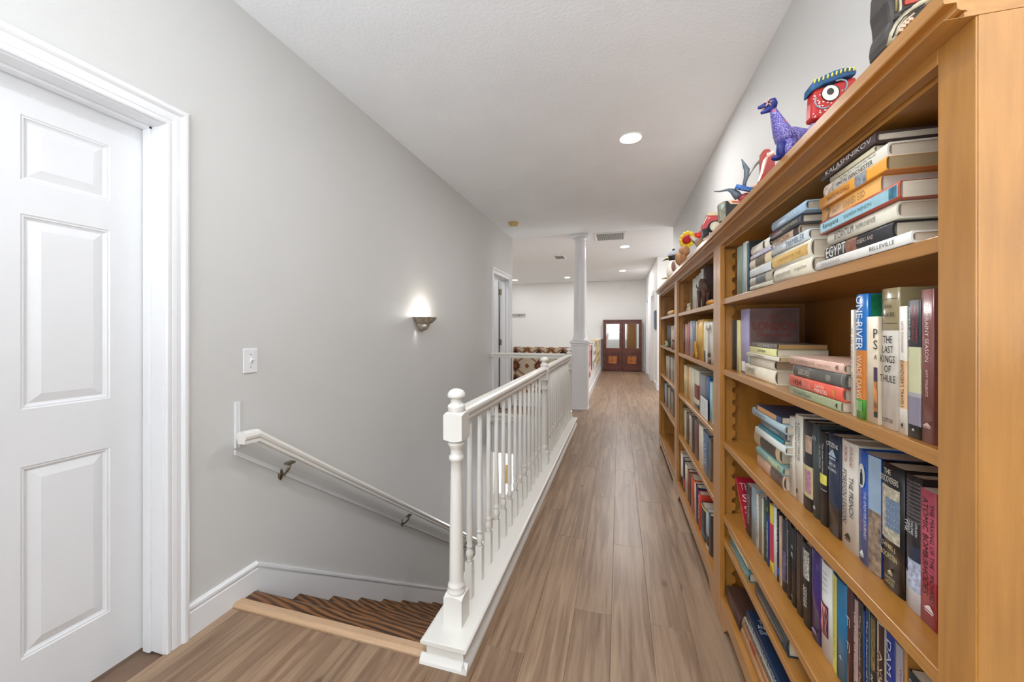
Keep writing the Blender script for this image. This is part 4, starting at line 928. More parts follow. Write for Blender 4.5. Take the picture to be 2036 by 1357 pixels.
# leaning red book
hb = .200; tb = .012
o = book(tb, hb, .13, 'B01E34', label='bright red book leaning against the row, MSSR on cover', hard=False, bands=())
yb = yu(1483.5, X) ; lean = R(41)
o.location = (X+.002, yb+tb/2+.010, Z+tb/2*math.sin(lean)+.0004); o.rotation_euler = (-lean, 0, 0)
patch(o, -.5, .5, 0, hb, 'D65A58', 'spine_strip', vary=.05)
for i, ch in enumerate(('The', 'SS', 'SR')): words(ch, .042 if i else .046, .030, (.030, -tb/2-.0008, .160-.046*i), (1, 0, 0), (0, 0, 1), paint('E8C9C4', .5), o)

# ---- fifth shelf (a low one) and bottom shelf
Z = .369; g = 'books lying at the far end of the low fifth shelf'
s, z = stackup(Z, [(1451, 1487, .030, .14, '5F7E80', 'grey-teal book lying at the far end of the low shelf', {}), (1448, 1486, .024, .13, 'D8C9A6', 'cream book lying on the grey-teal book of the low shelf', {'dx': .006})], .432, g)
ltitle(s[0], 'A HISTORY OF THE ISLANDS', .08, .92, 'B8C8C4', .5)
o = LAY(1501, 1563, .432, Z, .048, .16, '3A3F46', 'thick black book lying alone in the middle of the low shelf'); patch(o, -.34, -.08, .01, o['L']-.01, '4C443C', 'gold_stripe', vary=.35, scale=140); ltitle(o, 'THE OLD PATAGONIAN', .1, .9, 'B8B0A8', .15)
Z = .119
o = LAY(1442, 1470, .430, Z, .055, .26, '4B342C', 'large dark brown album lying at the far end of the bottom shelf')
g = 'books lying on the bottom shelf of the near bookcase'
s, z = stackup(Z, [(1472, 1590, .030, .22, 'B58A5E', 'large tan book at the bottom of the lowest stack', {}), (1474, 1588, .028, .22, 'AD7A55', 'tan book with a red band above the large tan one', {'dx': .005}),
                   (1478, 1584, .022, .21, 'B9AE98', 'mottled cream book under the navy one on the bottom shelf', {'dx': .008}), (1483, 1580, .040, .21, '1F3350', 'navy book on the bottom shelf with white words on top', {'dx': .010})], .430, g)
patch(s[1], -.46, .46, s[1]['L']*.68, s[1]['L']*.80, '9A3E2C', 'red_band', vary=.1); patch(s[2], -.46, .46, .01, s[2]['L']-.01, '6A6258', 'mottled_spine', vary=.9, scale=120)
ltitle(s[3], 'THE ANNALS OF DETECTION', .1, .85, 'C8D4DC', .5)
for i, (sx, wd) in enumerate((('THE', .034), ('ANNALS', .055), ('Detective', .055))):
    words(sx, wd, .018, (.040, -s[3]['t']/2-.0008, s[3]['L']*.86-.024*i), (1, 0, 0), (0, 0, 1), paint('D8DCE0', .5), s[3])

# ---- the two farther bookcases
ORD = ['first', 'second', 'third', 'fourth', 'fifth', 'sixth', 'seventh', 'eighth', 'ninth', 'tenth', 'eleventh', 'twelfth']
def row(z, X, shelf, case, items):
    n = len(items)
    for i, it in enumerate(items):
        a, b, h, c, nm = it[:5]; k = it[5] if len(it) > 5 else {}
        pos = (ORD[i] + ' from the left') if i < 11 else 'last'
        o = V(a, b, X, z, h, .14, c, '%s book, %s, %s shelf of the %s bookcase' % (nm, pos, shelf, case), group='books on the %s shelf of the %s bookcase' % (shelf, case), **k)
        if len(it) > 6: it[6](o)
ti = lambda s, c: (lambda o: vtitle(o, s, 0, .12, .14, c, .5))
row(SH2[0], .440, 'top', 'middle', [(1372.5, 1375, .175, '3A2E28', 'slim dark brown'), (1375.4, 1381.4, .19, 'CFC8B0', 'cream'), (1381.8, 1387.6, .195, 'B9BAB4', 'pale grey'), (1388, 1392.6, .20, 'C9C8C0', 'off-white'), (1393, 1394.6, .215, 'D5D0C8', 'slim white')])
o = LAY(1364.5, 1372, .45, SH2[0], .03, .13, 'CFC09A', 'small cream book lying at the far end, middle bookcase top shelf')
o = LAY(1365.5, 1371.5, .45, SH2[0]+.03, .028, .12, 'C6B78E', 'small straw coloured book topping the tiny pile, middle bookcase')
row(SH2[1], .440, 'second', 'middle', [(1357.2, 1360.6, .205, '4A3440', 'slim dark purple'), (1361, 1366.5, .21, 'B57A62', 'terracotta'), (1366.8, 1370.7, .22, 'A85A58', 'rose red'), (1371, 1375.4, .225, 'A6B0BC', 'light blue-grey'),
    (1375.8, 1381.9, .225, '5E6C7A', 'steel blue'), (1382.2, 1386, .22, 'C8A868', 'mustard'), (1386.4, 1397.2, .226, 'D2A545', 'wide golden yellow'), (1397.6, 1403.5, .215, 'DCCBA2', 'cream with dark foot', {'bands': ((0, .27, '44484A'),)}), (1404, 1408.2, .21, 'B9B7AC', 'pale grey'), (1408.6, 1415, .208, 'E0DCD2', 'wide white')])
row(SH2[2], .445, 'third', 'middle', [(1358.6, 1363.8, .22, 'D8C68E', 'pale straw'), (1364.2, 1368, .22, 'C99A66', 'peach brown'), (1368.4, 1373.4, .225, 'DCC896', 'cream'), (1373.8, 1378.8, .228, 'D8D0B8', 'ivory'),
    (1379.2, 1388.4, .228, 'D6CDB8', 'ivory and dark red', {'bands': ((.25, .62, '7A2A22'), (0, .12, '3E3C38'))}), (1389, 1402.4, .222, '77777A', 'wide grey photograph covered'), (1403, 1409.6, .225, '2C5C88', 'bright blue'), (1410, 1414.8, .205, 'A9C0BC', 'pale aqua')])
row(SH2[3], .450, 'fourth', 'middle', [(1356.6, 1359.2, .21, '6E7450', 'olive green'), (1359.6, 1363, .21, 'D6C8A4', 'slim cream'), (1363.4, 1368, .205, '5E4038', 'brown-purple'), (1368.4, 1373.4, .215, 'CFC4A4', 'cream and black', {}, ti('RHINOCEROS', '2A2622')), (1373.8, 1378.8, .22, '35302E', 'charcoal'),
    (1379.2, 1387.4, .23, '6A3A2E', 'wide maroon'), (1388, 1396.4, .232, 'E0D8C8', 'wide white with gold mark'), (1396.8, 1408, .225, '44607E', 'wide denim blue', {}, ti('CANYON', 'C8D4DC')), (1408.4, 1412.6, .22, '6A5A4A', 'slim brown')])
row(SH2[4], .436, 'bottom', 'middle', [(1352.4, 1356.4, .23, 'D8D0C8', 'white and red', {'bands': ((0, .3, '2C2A30'),)}), (1356.8, 1360.6, .22, '2A2426', 'black and pink', {'bands': ((.1, .4, 'C04A4E'),)}), (1361, 1365.4, .215, 'CDBFA4', 'cream'), (1365.8, 1368.6, .2, '8A4A38', 'slim red-brown'), (1369, 1372, .2, '4A3A30', 'slim dark brown'),
    (1372.4, 1379.4, .215, 'B8401E', 'bright red-orange'), (1379.8, 1382, .21, 'D9B79A', 'very slim peach'), (1382.4, 1387, .215, '1F2648', 'navy'), (1387.4, 1391.8, .205, 'C0392A', 'red', {}, ti('Coca', 'F0E0DC')), (1392.6, 1401.4, .175, '23262C', 'black with blue foot', {'bands': ((.12, .22, '2F6A84'), (.94, 1, 'D8C04A'))}),
    (1401.8, 1407.4, .19, '9AA2A8', 'grey and brown', {'bands': ((0, .38, '4A2E28'), (0, .10, 'D8D4CC'))}), (1407.8, 1411.8, .2, '4A4542', 'dark grey')])
row(SH3[0], .45, 'top', 'farthest', [(1340.2, 1342.6, .2, 'CFC6AC', 'slim cream')])
row(SH3[1], .45, 'second', 'farthest', [(1326.4, 1329.4, .205, '3A2A24', 'dark brown'), (1329.6, 1332.6, .205, '2E2422', 'near-black'), (1333.2, 1335, .2, 'C8C4B8', 'slim white'), (1335.3, 1338.6, .2, 'CDBA9C', 'cream'), (1338.9, 1342.6, .205, 'B58A78', 'dusty pink')])
row(SH3[2], .45, 'third', 'farthest', [(1323.4, 1326.2, .2, 'B8A884', 'straw'), (1326.5, 1329.2, .205, 'C8BCA0', 'cream'), (1329.5, 1332.4, .205, '6A6258', 'taupe'), (1332.7, 1335.5, .21, 'C9C2B0', 'ivory'), (1335.8, 1338.8, .21, '8A8478', 'grey'), (1339.1, 1342.2, .205, 'BCA890', 'tan')])
row(SH3[3], .45, 'fourth', 'farthest', [(1319.4, 1321.4, .2, '59626E', 'slate blue'), (1321.7, 1323.9, .21, 'C8C4BC', 'white'), (1324.2, 1327.4, .2, '4A4E54', 'charcoal'), (1327.7, 1330.8, .21, 'BDB49A', 'straw'), (1331.1, 1333.8, .2, '6E5A44', 'brown'), (1334.1, 1336.6, .2, 'A89A7C', 'tan'), (1336.9, 1339.4, .19, '3A3632', 'black')])
row(SH3[4], .56, 'bottom', 'farthest', [(1325.4, 1328.4, .2, 'A89C80', 'beige'), (1328.8, 1333, .19, '5C5A4C', 'grey-green'), (1333.4, 1336.4, .17, '3E4450', 'slate')])
# ---------------------------------------------------------------- things on and in front of the shelves
def thing(name, loc, label, cat, rot=0, group=None): return empty(name, (loc[0], loc[1], loc[2]+.0006), (0, 0, rot), label, cat, group)
# white note card standing before the grey book (middle bookcase, third shelf)
p = at(1396, 822, .428)
c = thing('card', (.437, p.y, SH2[2]), 'white note card standing before a grey book, middle bookcase', 'card')
m = MB(); m.box(-.001, .001, -.085, .085, .001, .105); m.build('sheet', paint('DDDCD8', .7), c)
for i in range(6):
    m = MB(); m.box(-.0016, -.001, -.065, .06, .018+.014*i, .0195+.014*i); m.build('line', paint('8A8A90', .7), c)
# golden wooden figure and carved pieces, second shelf of the middle bookcase
M_gold = paint('C08A35', .4, vary=.2, scale=30)
p = at(1383, 715, .43)
c = thing('figurine', (.4285, p.y, SH2[1]+.006), 'small forked wooden figurine before the yellow book, middle bookcase', 'figurine')
m = MB(); m.tube([(0, .050, .0), (0, .030, .04), (0, .012, .075), (0, 0, .095)], [.009, .008, .006, .004], 8); m.build('near_prong', M_gold, c)
m = MB(); m.tube([(.002, -.035, .0), (.002, -.020, .04), (.002, -.006, .07), (0, 0, .095)], [.009, .008, .006, .004], 8); m.build('far_prong', M_gold, c)
# hanging white fabric mouse on the second shelf
M_wh = paint('DDD6C8', .8, vary=.08)
p = at(1406, 640, .43)
c = thing('soft_toy', (.4285, yu(1406.5, .4285), SH2[1]), 'pale cloth toy with a drooping head on the middle bookcase second shelf', 'toy')
m = MB(); m.tube([(0, .01, 0), (0, .012, .06), (0, .008, .12), (0, 0, .17)], [.008, .009, .008, .01], 10, flat=.8); m.build('body', M_wh, c)
m = MB(); m.ball((0, -.012, .185), .024, None, 14, (.38, 1.5, .8)); m.build('head', M_wh, c)
m = MB(); m.ball((-.004, -.055, .045), .012, None, 10, (.6, 1.2, 1)); m.ball((-.004, -.062, .012), .012, None, 10, (.6, 1, 1)); m.build('foot', paint('6A4630', .7), c)
# bison figurine and binder, top shelf of the middle bookcase
o = V(1397, 1402.5, .446, SH2[0], .222, .26, '4A3A38', 'big dark binder standing behind the bison figurine'); 
M_bis = paint('4A2E20', .7, vary=.3, scale=60, bump=.6, bscale=300)
c = thing('bison_figurine', (.4320, 2.215, SH2[0]), 'shaggy brown bison figurine on the top shelf of middle bookcase', 'figurine')
m = MB(); m.tube([(0, .085, .080), (0, .065, .095), (0, .035, .118), (0, .0, .112), (0, -.04, .098), (0, -.075, .090), (0, -.088, .075)], [.012, .026, .040, .038, .028, .024, .010], 14, flat=.42); m.build('body', M_bis, c)
m = MB(); m.tube([(0, .080, .105), (0, .100, .085), (0, .108, .055), (0, .104, .040)], [.020, .024, .016, .007], 12, flat=.55); m.build('head', M_bis, c)
for x in (-.011, .011):
    m = MB(); m.tube([(x*.8, .095, .108), (x*1.4, .103, .118), (x*1.2, .108, .134)], [.004, .003, .001], 6); m.build('horn', paint('2A211C', .4), c)
for y, x in ((.058, -.008), (.040, .008), (-.060, -.008), (-.074, .008)):
    m = MB(); m.tube([(x, y, .090), (x, y+.004, .045), (x, y, .001)], [.014, .008, .007], 8); m.build('leg', M_bis, c)
c = thing('ornament', (.430, yu(1404.5, .430), SH2[0]), 'low golden beaded ornament at the foot of the bison figurine', 'ornament')
c.location.y = 2.04
for i in range(7):
    m = MB(); m.ball((0, -.05+.017*i, .010+.004*(i % 2)), .0095, None, 10); m.build('bead', paint('C8892A', .3, vary=.3), c)
# creatures on the farthest bookcase
c = thing('ornament', (.432, yu(1334, .432), SH3[0]), 'string of orange and white pieces on the top shelf of farthest bookcase', 'ornament')
for i in range(6):
    m = MB(); m.ball((0, -.14+.05*i, .018), .018, None, 10, (.8, 1.2, 1)); m.build('piece', paint(('D9923A', 'D8D0C0')[i % 2], .5), c)
for k, (u, col, lb) in enumerate(((1326, '8FA07C', 'small green crouching frog on second shelf, farthest bookcase'), (1340, '7A5A48', 'small brown figure standing on second shelf, farthest bookcase'))):
    c = thing('frog_figurine' if k == 0 else 'figurine', (.432, yu(u, .432), SH3[1]), lb, 'figurine')
    mt = paint(col, .5, vary=.2)
    if k == 0:
        m = MB(); m.ball((0, 0, .022), .022, None, 12, (.8, 1.3, 1)); m.build('body', mt, c); m = MB(); m.ball((0, .028, .042), .014, None, 12); m.ball((-.008, .03, .055), .005); m.build('head', mt, c)
        for s_ in (-1, 1):
            m = MB(); m.tube([(-.012, .01*s_, .02), (-.018, .026*s_, .012), (-.018, .034*s_, .003)], [.006, .005, .004], 6); m.build('leg', mt, c)
    else:
        m = MB(); m.lathe([(.016, 0), (.02, .02), (.014, .05), (.008, .062)], 12); m.build('body', mt, c); m = MB(); m.ball((0, 0, .075), .015, None, 12); m.build('head', mt, c)

# ---------------------------------------------------------------- figures along the top of the bookcases
ZT = 1.6706
# penguin
X = .436; Yp = 3.388
c = thing('penguin', (X, Yp, ZT), 'penguin figure in a grey bobble hat on the farthest bookcase top', 'figurine', rot=R(52))
M_bk = paint('17181A', .45); M_wt = paint('DAD2C4', .6)
m = MB(); m.lathe([(.045, .012), (.054, .03), (.058, .065), (.050, .11), (.036, .145), (.030, .155)], 24, sx=.85); m.build('belly', M_wt, c)
m = MB(); m.lathe([(.052, .03), (.060, .065), (.053, .115), (.040, .15)], 20, a0=-75, a1=75, sx=1.0, sy=1.0); m.v = [(-y*0+x*.0 + x, y, z) for x, y, z in m.v]; m.v = [(x*.95+.002, y*.98-.004, z) for x, y, z in m.v]; m.build('back', M_bk, c)
m = MB(); m.ball((0, 0, .182), .041, None, 20, (.9, 1.05, .98)); m.build('head', M_bk, c)
m = MB(); m.tube([(-.012, .036, .176), (-.016, .060, .172), (-.02, .088, .160)], [.010, .007, .001], 10); m.build('beak', paint('3A3420', .4), c)
m = MB(); m.tube([(-.030, .024, .176), (-.033, .042, .178), (-.026, .060, .173)], [.003, .004, .001], 8); m.build('beak_stripe', paint('E2C824', .4), c)
m = MB(); m.lathe([(.043, .190), (.046, .194), (.045, .204), (.040, .212), (.030, .226), (.014, .236), (0, .238)], 24); m.build('hat', paint('8F9298', .9, bump=.6), c)
m = MB(); m.ball((0, 0, .244), .011, None, 12); m.build('bobble', paint('26282C', .9), c)
m = MB(); m.ball((-.050, -.028, .10), .016, None, 14, (.5, 1.1, 2.6)); m.build('wing', paint('7A5850', .5), c)
for s_ in (-1, 1):
    m = MB()
    for a in (-.9, 0, .9): m.tube([(-.028, .028*s_+.02, .012), (-.058-.006*abs(a), .028*s_+.022+a*.022, .005)], [.008, .003], 8)
    m.build('foot', paint('8A7E2A', .5, vary=.8, scale=60), c)
# red and yellow flower doll
X = .430; c = thing('flower_doll', (.423, 2.72, ZT), 'doll with a red and yellow flower head beside the penguin', 'figurine', rot=R(55))
m = MB(); m.ball((0, .03, .055), .050, None, 16, (.8, .75, .95)); m.ball((0, .008, .10), .040, None, 16, (.8, .9, .9)); m.build('body', paint('A97B55', .8, vary=.25, scale=60), c)
for i in range(11):
    a = 2*math.pi*i/11; m = MB(); m.ball((.0, -.012+.040*math.cos(a), .175+.042*math.sin(a)), .016, None, 8, (.45, 1, 1)); m.build('petal', paint('E6C41E', .6), c)
m = MB(); m.ball((-.006, -.012, .175), .031, None, 14, (.5, 1, 1)); m.build('flower_centre', paint('B01512', .7, bump=.5), c)
def figure(name, uv, Y, label, cat='figurine'):
    """a thing standing crosswise on the case top, its side towards the camera; L(u, v) gives local (x, z)"""
    p = aty(uv[0], uv[1], Y); c = thing(name, (p.x, Y, ZT), label, cat)
    return c, (lambda u, v, y=0.0: (lambda q: (q.x-c.location.x, y, q.z-c.location.z))(aty(u, v, Y+y)))
def xz(L, pts, y=0.0): return [(L(u, v, y)[0], L(u, v, y)[2]) for u, v in pts]
def yprism(pts, L, y0, y1, mt, nm, par, bev=0): m = MB(); m.prism(xz(L, pts, y0), 'y', y0, y1); return m.build(nm, mt, par, bevel=bev)
# red crested bird on a wheel
c, L = figure('toy_bird', (1388, 480), 2.16, 'silver beaked toy bird with a red crest left of the red car', 'toy')
m = MB(); m.tube([L(1371.5, 469.5), L(1377, 474), L(1384, 478), L(1391, 481)], [.002, .009, .014, .017], 12); m.build('beak', paint('B8B2A4', .4, vary=.3, scale=60), c)
m = MB(); m.tube([L(1375, 478), L(1381, 482), L(1387, 486)], [.002, .007, .010], 10); m.build('lower_beak', paint('5A5A54', .4), c)
m = MB(); m.ball(L(1391, 468.5), .020, None, 14, (1.15, .6, .8)); m.ball(L(1384.5, 466), .011, None, 12, (1.1, .6, .7)); m.ball(L(1395, 462), .013, None, 12, (1, .6, .8)); m.build('crest', paint('D8251C', .4), c)
w0 = L(1390.5, 483, -.012); m = MB(); m.lathe([(0, -.008), (.019, -.008), (.022, -.004), (.022, .004), (.019, .008), (0, .008)], 22, axis='y', c=w0); m.build('wheel', paint('9A7E5E', .6, vary=.2, scale=40), c)
m = MB(); m.tube([L(1391, 484), (w0[0]+.002, 0, .02), (w0[0]+.004, 0, .001)], [.012, .014, .022], 12); m.build('stand', paint('C9C9CC', .4), c)
m = MB(); m.ball(L(1401, 474), .022, None, 12, (1, .8, 1.4)); m.tube([L(1402, 480), (L(1402, 480)[0], 0, .0)], [.016, .014], 10); m.build('body', paint('E0DCD8', .5), c)
# red car, standing crosswise
c, L = figure('toy_car', (1428, 450), 1.985, 'red toy car with cream hubs on top of the middle bookcase end', 'toy')
M_red = paint('B81418', .22, vary=.04, coat=.5)
yprism([(1405, 431), (1409, 427), (1444, 426), (1470, 431), (1476, 450), (1474, 466), (1443, 468), (1434, 457), (1429, 446), (1421, 441), (1413, 443), (1408, 451), (1405, 457), (1396, 457), (1397, 447), (1402, 437)], L, 0, .045, M_red, 'body', c, .003)
yprism([(1405, 427.5), (1409, 422.5), (1446, 420), (1470, 427), (1470, 431), (1444, 427.5), (1409, 429)], L, -.002, .047, paint('D8C8A0', .5), 'roof_rim', c, .002)
yprism([(1403, 434), (1405.5, 433), (1399.5, 448), (1396.5, 448)], L, .006, .040, paint('A9B4B8', .1), 'windscreen', c)
yprism([(1407, 433), (1412, 431), (1412.5, 434), (1408, 437)], L, -.0015, .0, paint('E08A78', .3), 'lamp', c)
yprism([(1397, 456), (1411, 452), (1411, 466), (1399, 472)], L, -.004, .048, paint('141416', .4), 'bumper', c, .004)
for y_ in (-.006, .050):
    for u_, v_ in ((1421.5, 451.5), (1462, 457)):
        p = L(u_, v_, y_); p = (p[0], y_, max(.0300, p[2])); m = MB(); m.lathe([(0, -.008), (.026, -.008), (.030, -.004), (.030, .008), (.026, .011), (0, .011)], 28, axis='y', c=p); w_ = m.build('wheel', paint('17171A', .6), c)
        if y_ < 0:
            m = MB(); m.lathe([(.0, -.0125), (.005, -.0125), (.007, -.009), (.010, -.0105), (.013, -.0105), (.015, -.0085), (.017, -.0110), (.0225, -.0115), (.0235, -.008), (.0, -.0075)], 28, axis='y', c=p); m.build('hub', paint('D9D0B8', .4, vary=.05), w_)
# black boxy toy
c, L = figure('toy_box_car', (1450, 415), 1.70, 'black boxy toy with a framed window behind the red car', 'toy')
yprism([(1443, 399), (1466, 399), (1478, 404), (1478, 440), (1444, 440)], L, 0, .035, paint('1C1C1A', .4), 'body', c, .003)
yprism([(1429, 406), (1441, 399), (1443.5, 399.5), (1443.5, 440), (1432, 440), (1430, 420)], L, .003, .032, paint('8C8A74', .5, vary=.3, scale=50), 'window_frame', c, .002)
yprism([(1433, 409), (1440, 404), (1440.5, 411), (1434, 418)], L, .0, .003, paint('A9C0BC', .1), 'glass', c)
yprism([(1447, 399), (1452, 396.5), (1478, 399), (1478, 406), (1453, 406)], L, -.003, .038, paint('E0CFB2', .5), 'cream_top', c, .002)
yprism([(1455, 399.5), (1474, 400.5), (1474, 403), (1457, 403)], L, -.0045, -.003, paint('C8401E', .4), 'red_stripe', c)
m = MB(); p0_, p1_ = L(1434, 430), L(1478, 430); m.box(p0_[0], p1_[0], .005, .030, 0, p0_[2]-.008); m.build('base', paint('2A2822', .5), c)
# horned creature
c, L = figure('horned_creature', (1488, 380), 1.47, 'carved creature with long grey horns and a blue starry bar')
M_horn = paint('59636B', .35, vary=.45, scale=30)
m = MB(); m.tube([L(1419.5, 381), L(1430, 381), L(1440, 379), L(1448, 377.5), L(1456, 380), L(1463, 386), L(1469, 393)], [.0015, .0025, .0035, .005, .009, .013, .013], 12); m.build('horn', M_horn, c)
m = MB(); m.tube([L(1474.5, 317), L(1479, 326), L(1485, 338), L(1484, 352), L(1481, 362), L(1479, 374)], [.0015, .005, .009, .008, .006, .006], 12); m.build('horn', M_horn, c)
m = MB(); m.tube([L(1489, 351), L(1495, 340), L(1503, 328), L(1509, 321), L(1514, 328), L(1518, 345)], [.0015, .002, .0035, .006, .006, .004], 10); m.build('horn', paint('7A7668', .35, vary=.4, scale=30), c)
m = MB(); m.tube([L(1462.5, 371.5, -.02), L(1478, 374.5, -.02), L(1502, 380, -.02)], [.0085, .0085, .0080], 14); bar = m.build('blue_bar', paint('2A62A8', .4, vary=.05), c)
m = MB(); rr = random.Random(2)
for k in range(14): p = Vector(L(1465+2.4*k, 372.5+.52*k+rr.uniform(-3, 3), -.0285)); m.ball(p, .0010, None, 6)
m.build('white_dots', paint('E8ECF0', .5), bar)['kind'] = 'stuff'
m = MB(); m.tube([L(1468, 394), L(1482, 392), L(1504, 390)], [.009, .014, .014], 12)
for u_ in (1475, 1496): p = L(u_, 392); m.tube([p, (p[0], 0, 0)], [.007, .006], 8)
m.build('body', paint('9A3A44', .5, vary=.6, scale=80), c)
m = MB(); m.tube([L(1493, 373, .01), L(1503, 369, .01), L(1513, 363, .01)], [.003, .005, .003], 8); m.build('ear', paint('D9A88C', .5), c)
# red snapping beast
c, L = figure('red_beast', (1530, 340), 1.27, 'red carved beast with upturned open jaws left of the blue dinosaur')
M_rb = paint('A8240F', .3, vary=.15, scale=30, coat=.4)
yprism([(1515.5, 303), (1518, 298), (1524, 295.5), (1531, 296), (1533, 300), (1532.5, 306), (1526, 309), (1522, 330), (1519, 346), (1515.5, 348)], L, .004, .030, M_rb, 'upper_jaw', c, .003)
yprism([(1540, 305), (1541.5, 314), (1541, 332), (1532, 345), (1522, 357), (1512, 366), (1511, 358), (1517, 342), (1526, 313)], L, -.022, .004, M_rb, 'lower_jaw', c, .0015)
yprism([(1523.5, 312), (1526, 309.5), (1539.5, 303), (1540, 305.5), (1527, 313), (1518.5, 341), (1515.5, 348)], L, -.0225, .0045, paint('D9A88C', .4), 'gum', c)
m = MB()
for u, v in ((1526.5, 308.5), (1530, 307), (1533.5, 305.5), (1537, 304)): p = L(u, v, -.016); m.lathe([(.0028, -.004), (.0022, .004), (0, .008)], 8, c=p)
m.build('tooth', paint('E8E4DC', .3), c)
m = MB(); m.ball((.03, 0, .035), .022, None, 14, (1.5, .9, 1)); m.tube([(.0, 0, .035), (.0, 0, 0)], .009, 8); m.tube([(.05, 0, .035), (.05, 0, 0)], .009, 8); m.build('body', M_rb, c)
# blue dinosaur
c, L = figure('dinosaur', (1560, 300), 1.098, 'violet speckled long-necked dinosaur with a blue open-mouthed head')
def speck(name, base, dots, s1=420, dens=.5, s2=38):
    m, nt, b = newmat(name); tc = N(nt, 'ShaderNodeTexCoord'); v = N(nt, 'ShaderNodeTexVoronoi', Scale=s1); nt.links.new(tc.outputs['Object'], v.inputs[0])
    cr = N(nt, 'ShaderNodeValToRGB'); cr.color_ramp.elements[0].position = dens*.6; cr.color_ramp.elements[1].position = dens; cr.color_ramp.elements[0].color = lin(dots[0]); cr.color_ramp.elements[1].color = lin(base)
    nt.links.new(v.outputs[0], cr.inputs[0]); v2 = N(nt, 'ShaderNodeTexVoronoi', Scale=s2); nt.links.new(tc.outputs['Object'], v2.inputs[0])
    c2 = N(nt, 'ShaderNodeValToRGB'); c2.color_ramp.interpolation = 'CONSTANT'; e = c2.color_ramp.elements; e[0].position = 0; e[0].color = (1,)*4; e[1].position = .16; e[1].color = (0, 0, 0, 1); nt.links.new(v2.outputs[0], c2.inputs[0])
    mx = N(nt, 'ShaderNodeMix', data_type='RGBA'); nt.links.new(c2.outputs[0], mx.inputs[0]); nt.links.new(cr.outputs[0], mx.inputs[6]); mx.inputs[7].default_value = lin(dots[1])
    nt.links.new(mx.outputs[2], b.inputs['Base Color']); b.inputs['Roughness'].default_value = .5; return m
M_spk = speck('violet_speckle', '443C8C', ('A89CC8', 'C85058')); M_blu = paint('17206E', .5, vary=.2, scale=30)
m = MB(); m.tube([L(1536.5, 219), L(1541, 230), L(1547, 245), L(1554, 262), L(1561, 275), L(1563, 283), L(1562, 290)], [.0095, .0135, .019, .025, .028, .025, .014], 20, flat=.75)
m.tube([L(1556, 272, .004), L(1574, 271, .004), L(1592, 272, .004), L(1610, 271, .004), L(1622, 268, .004)], [.018, .023, .020, .018, .010], 16, flat=.8)
m.build('body', M_spk, c)
m = MB(); m.tube([L(1545, 203), L(1541, 205), L(1532, 207), L(1524, 209.5), L(1516, 212), L(1507, 215)], [.004, .0135, .0125, .009, .006, .0035], 14, flat=.8); m.tube([L(1538, 212), L(1530, 216), L(1522, 221), L(1513, 225.5)], [.010, .010, .006, .0035], 12, flat=.8); m.build('head', M_blu, c)
m = MB(); m.tube([L(1514, 217), L(1520, 215)], [.0015, .003], 6); m.build('tongue', paint('C8925A', .5), c)
a_ = Vector(L(1528, 204, -.011)); m = MB()
for k in range(5): t = 2*math.pi*k/5+.3; m.tube([a_, a_+Vector((.011*math.cos(t), 0, .011*math.sin(t)))], [.0028, .0006], 6)
m.build('star_patch', paint('C9A49C', .5), c); m = MB(); m.ball(a_+Vector((0, -.003, 0)), .003, None, 8); m.build('eye', paint('5A2A2A', .2), c)
for pts, mt in (([L(1556, 285, -.012), L(1553, 300, -.012), (L(1549, 322)[0], -.012, .006)], M_blu), ([L(1573, 280, -.018), L(1568, 297, -.018), (L(1562, 312)[0], -.018, .008)], M_spk),
                ([L(1606, 275, .018), (L(1606, 275)[0], .018, .008)], M_spk), ([L(1612, 275, -.012), (L(1612, 275)[0], -.012, .008)], M_blu)):
    n_ = len(pts); m = MB(); m.tube(pts, [.013-.004*k/(n_-1) for k in range(n_)], 12); m.build('leg', mt, c)
m = MB(); p = L(1548, 322, -.012); m.ball((p[0]-.004, -.012, .008), .009, None, 12, (1.4, 1, .8)); m.build('foot', M_blu, c)
# red head with a big eye
c, L = figure('painted_mask', (1655, 190), .930, 'red painted head with a big white eye and a blue yellow-ticked brow', 'mask')
M_rd = paint('B01C1A', .45, vary=.08)
P_ = xz(L, [(1617, 178), (1704, 150)]); zb_ = .012
m = MB(); m.prism([P_[0], P_[1], (P_[1][0]+.006, zb_), (xz(L, [(1612.5, 236)])[0][0], zb_+.008)], 'y', 0, .030); m.build('face', M_rd, c, bevel=.006)
br_ = yprism([(1613.5, 182), (1615, 166), (1621, 157), (1660, 138.5), (1681, 132.5), (1697, 133.5), (1704.5, 138), (1705, 146), (1680, 152), (1640, 166)], L, -.005, .034, paint('1B4F7C', .5, vary=.2, scale=40), 'brow_band', c, .004)
m = MB()
for i in range(10):
    u = 1619+8.7*i; v = 166-3.3*i+(0 if i < 8 else 2.5*(i-7)); p, p2 = Vector(L(u, v, -.0065)), Vector(L(u+1.5, v-7.5, -.0065)); m.tube([p, p2], .0016, 6)
m.build('yellow_tick', paint('D8CC4A', .5), br_)
def disc(u, v, ru, rv, y, mat, nm, rot=.5, n=30):
    pts = [(u+ru*math.cos(t)*math.cos(rot)-rv*math.sin(t)*-math.sin(rot)*-1, v-(ru*math.cos(t)*math.sin(rot)+rv*math.sin(t)*math.cos(rot))) for t in [2*math.pi*i/n for i in range(n)]]
    yprism(pts, L, y, y+.003, mat, nm, c)
disc(1652, 184.5, 19, 16, -.0015, paint('1E1412', .4), 'eye_rim'); disc(1651.5, 184.5, 17, 14.5, -.0025, paint('E0DACE', .4), 'eye'); disc(1651.5, 181.5, 7.2, 6.4, -.0035, paint('2E2C2A', .4), 'pupil')
m = MB(); rr = random.Random(5)
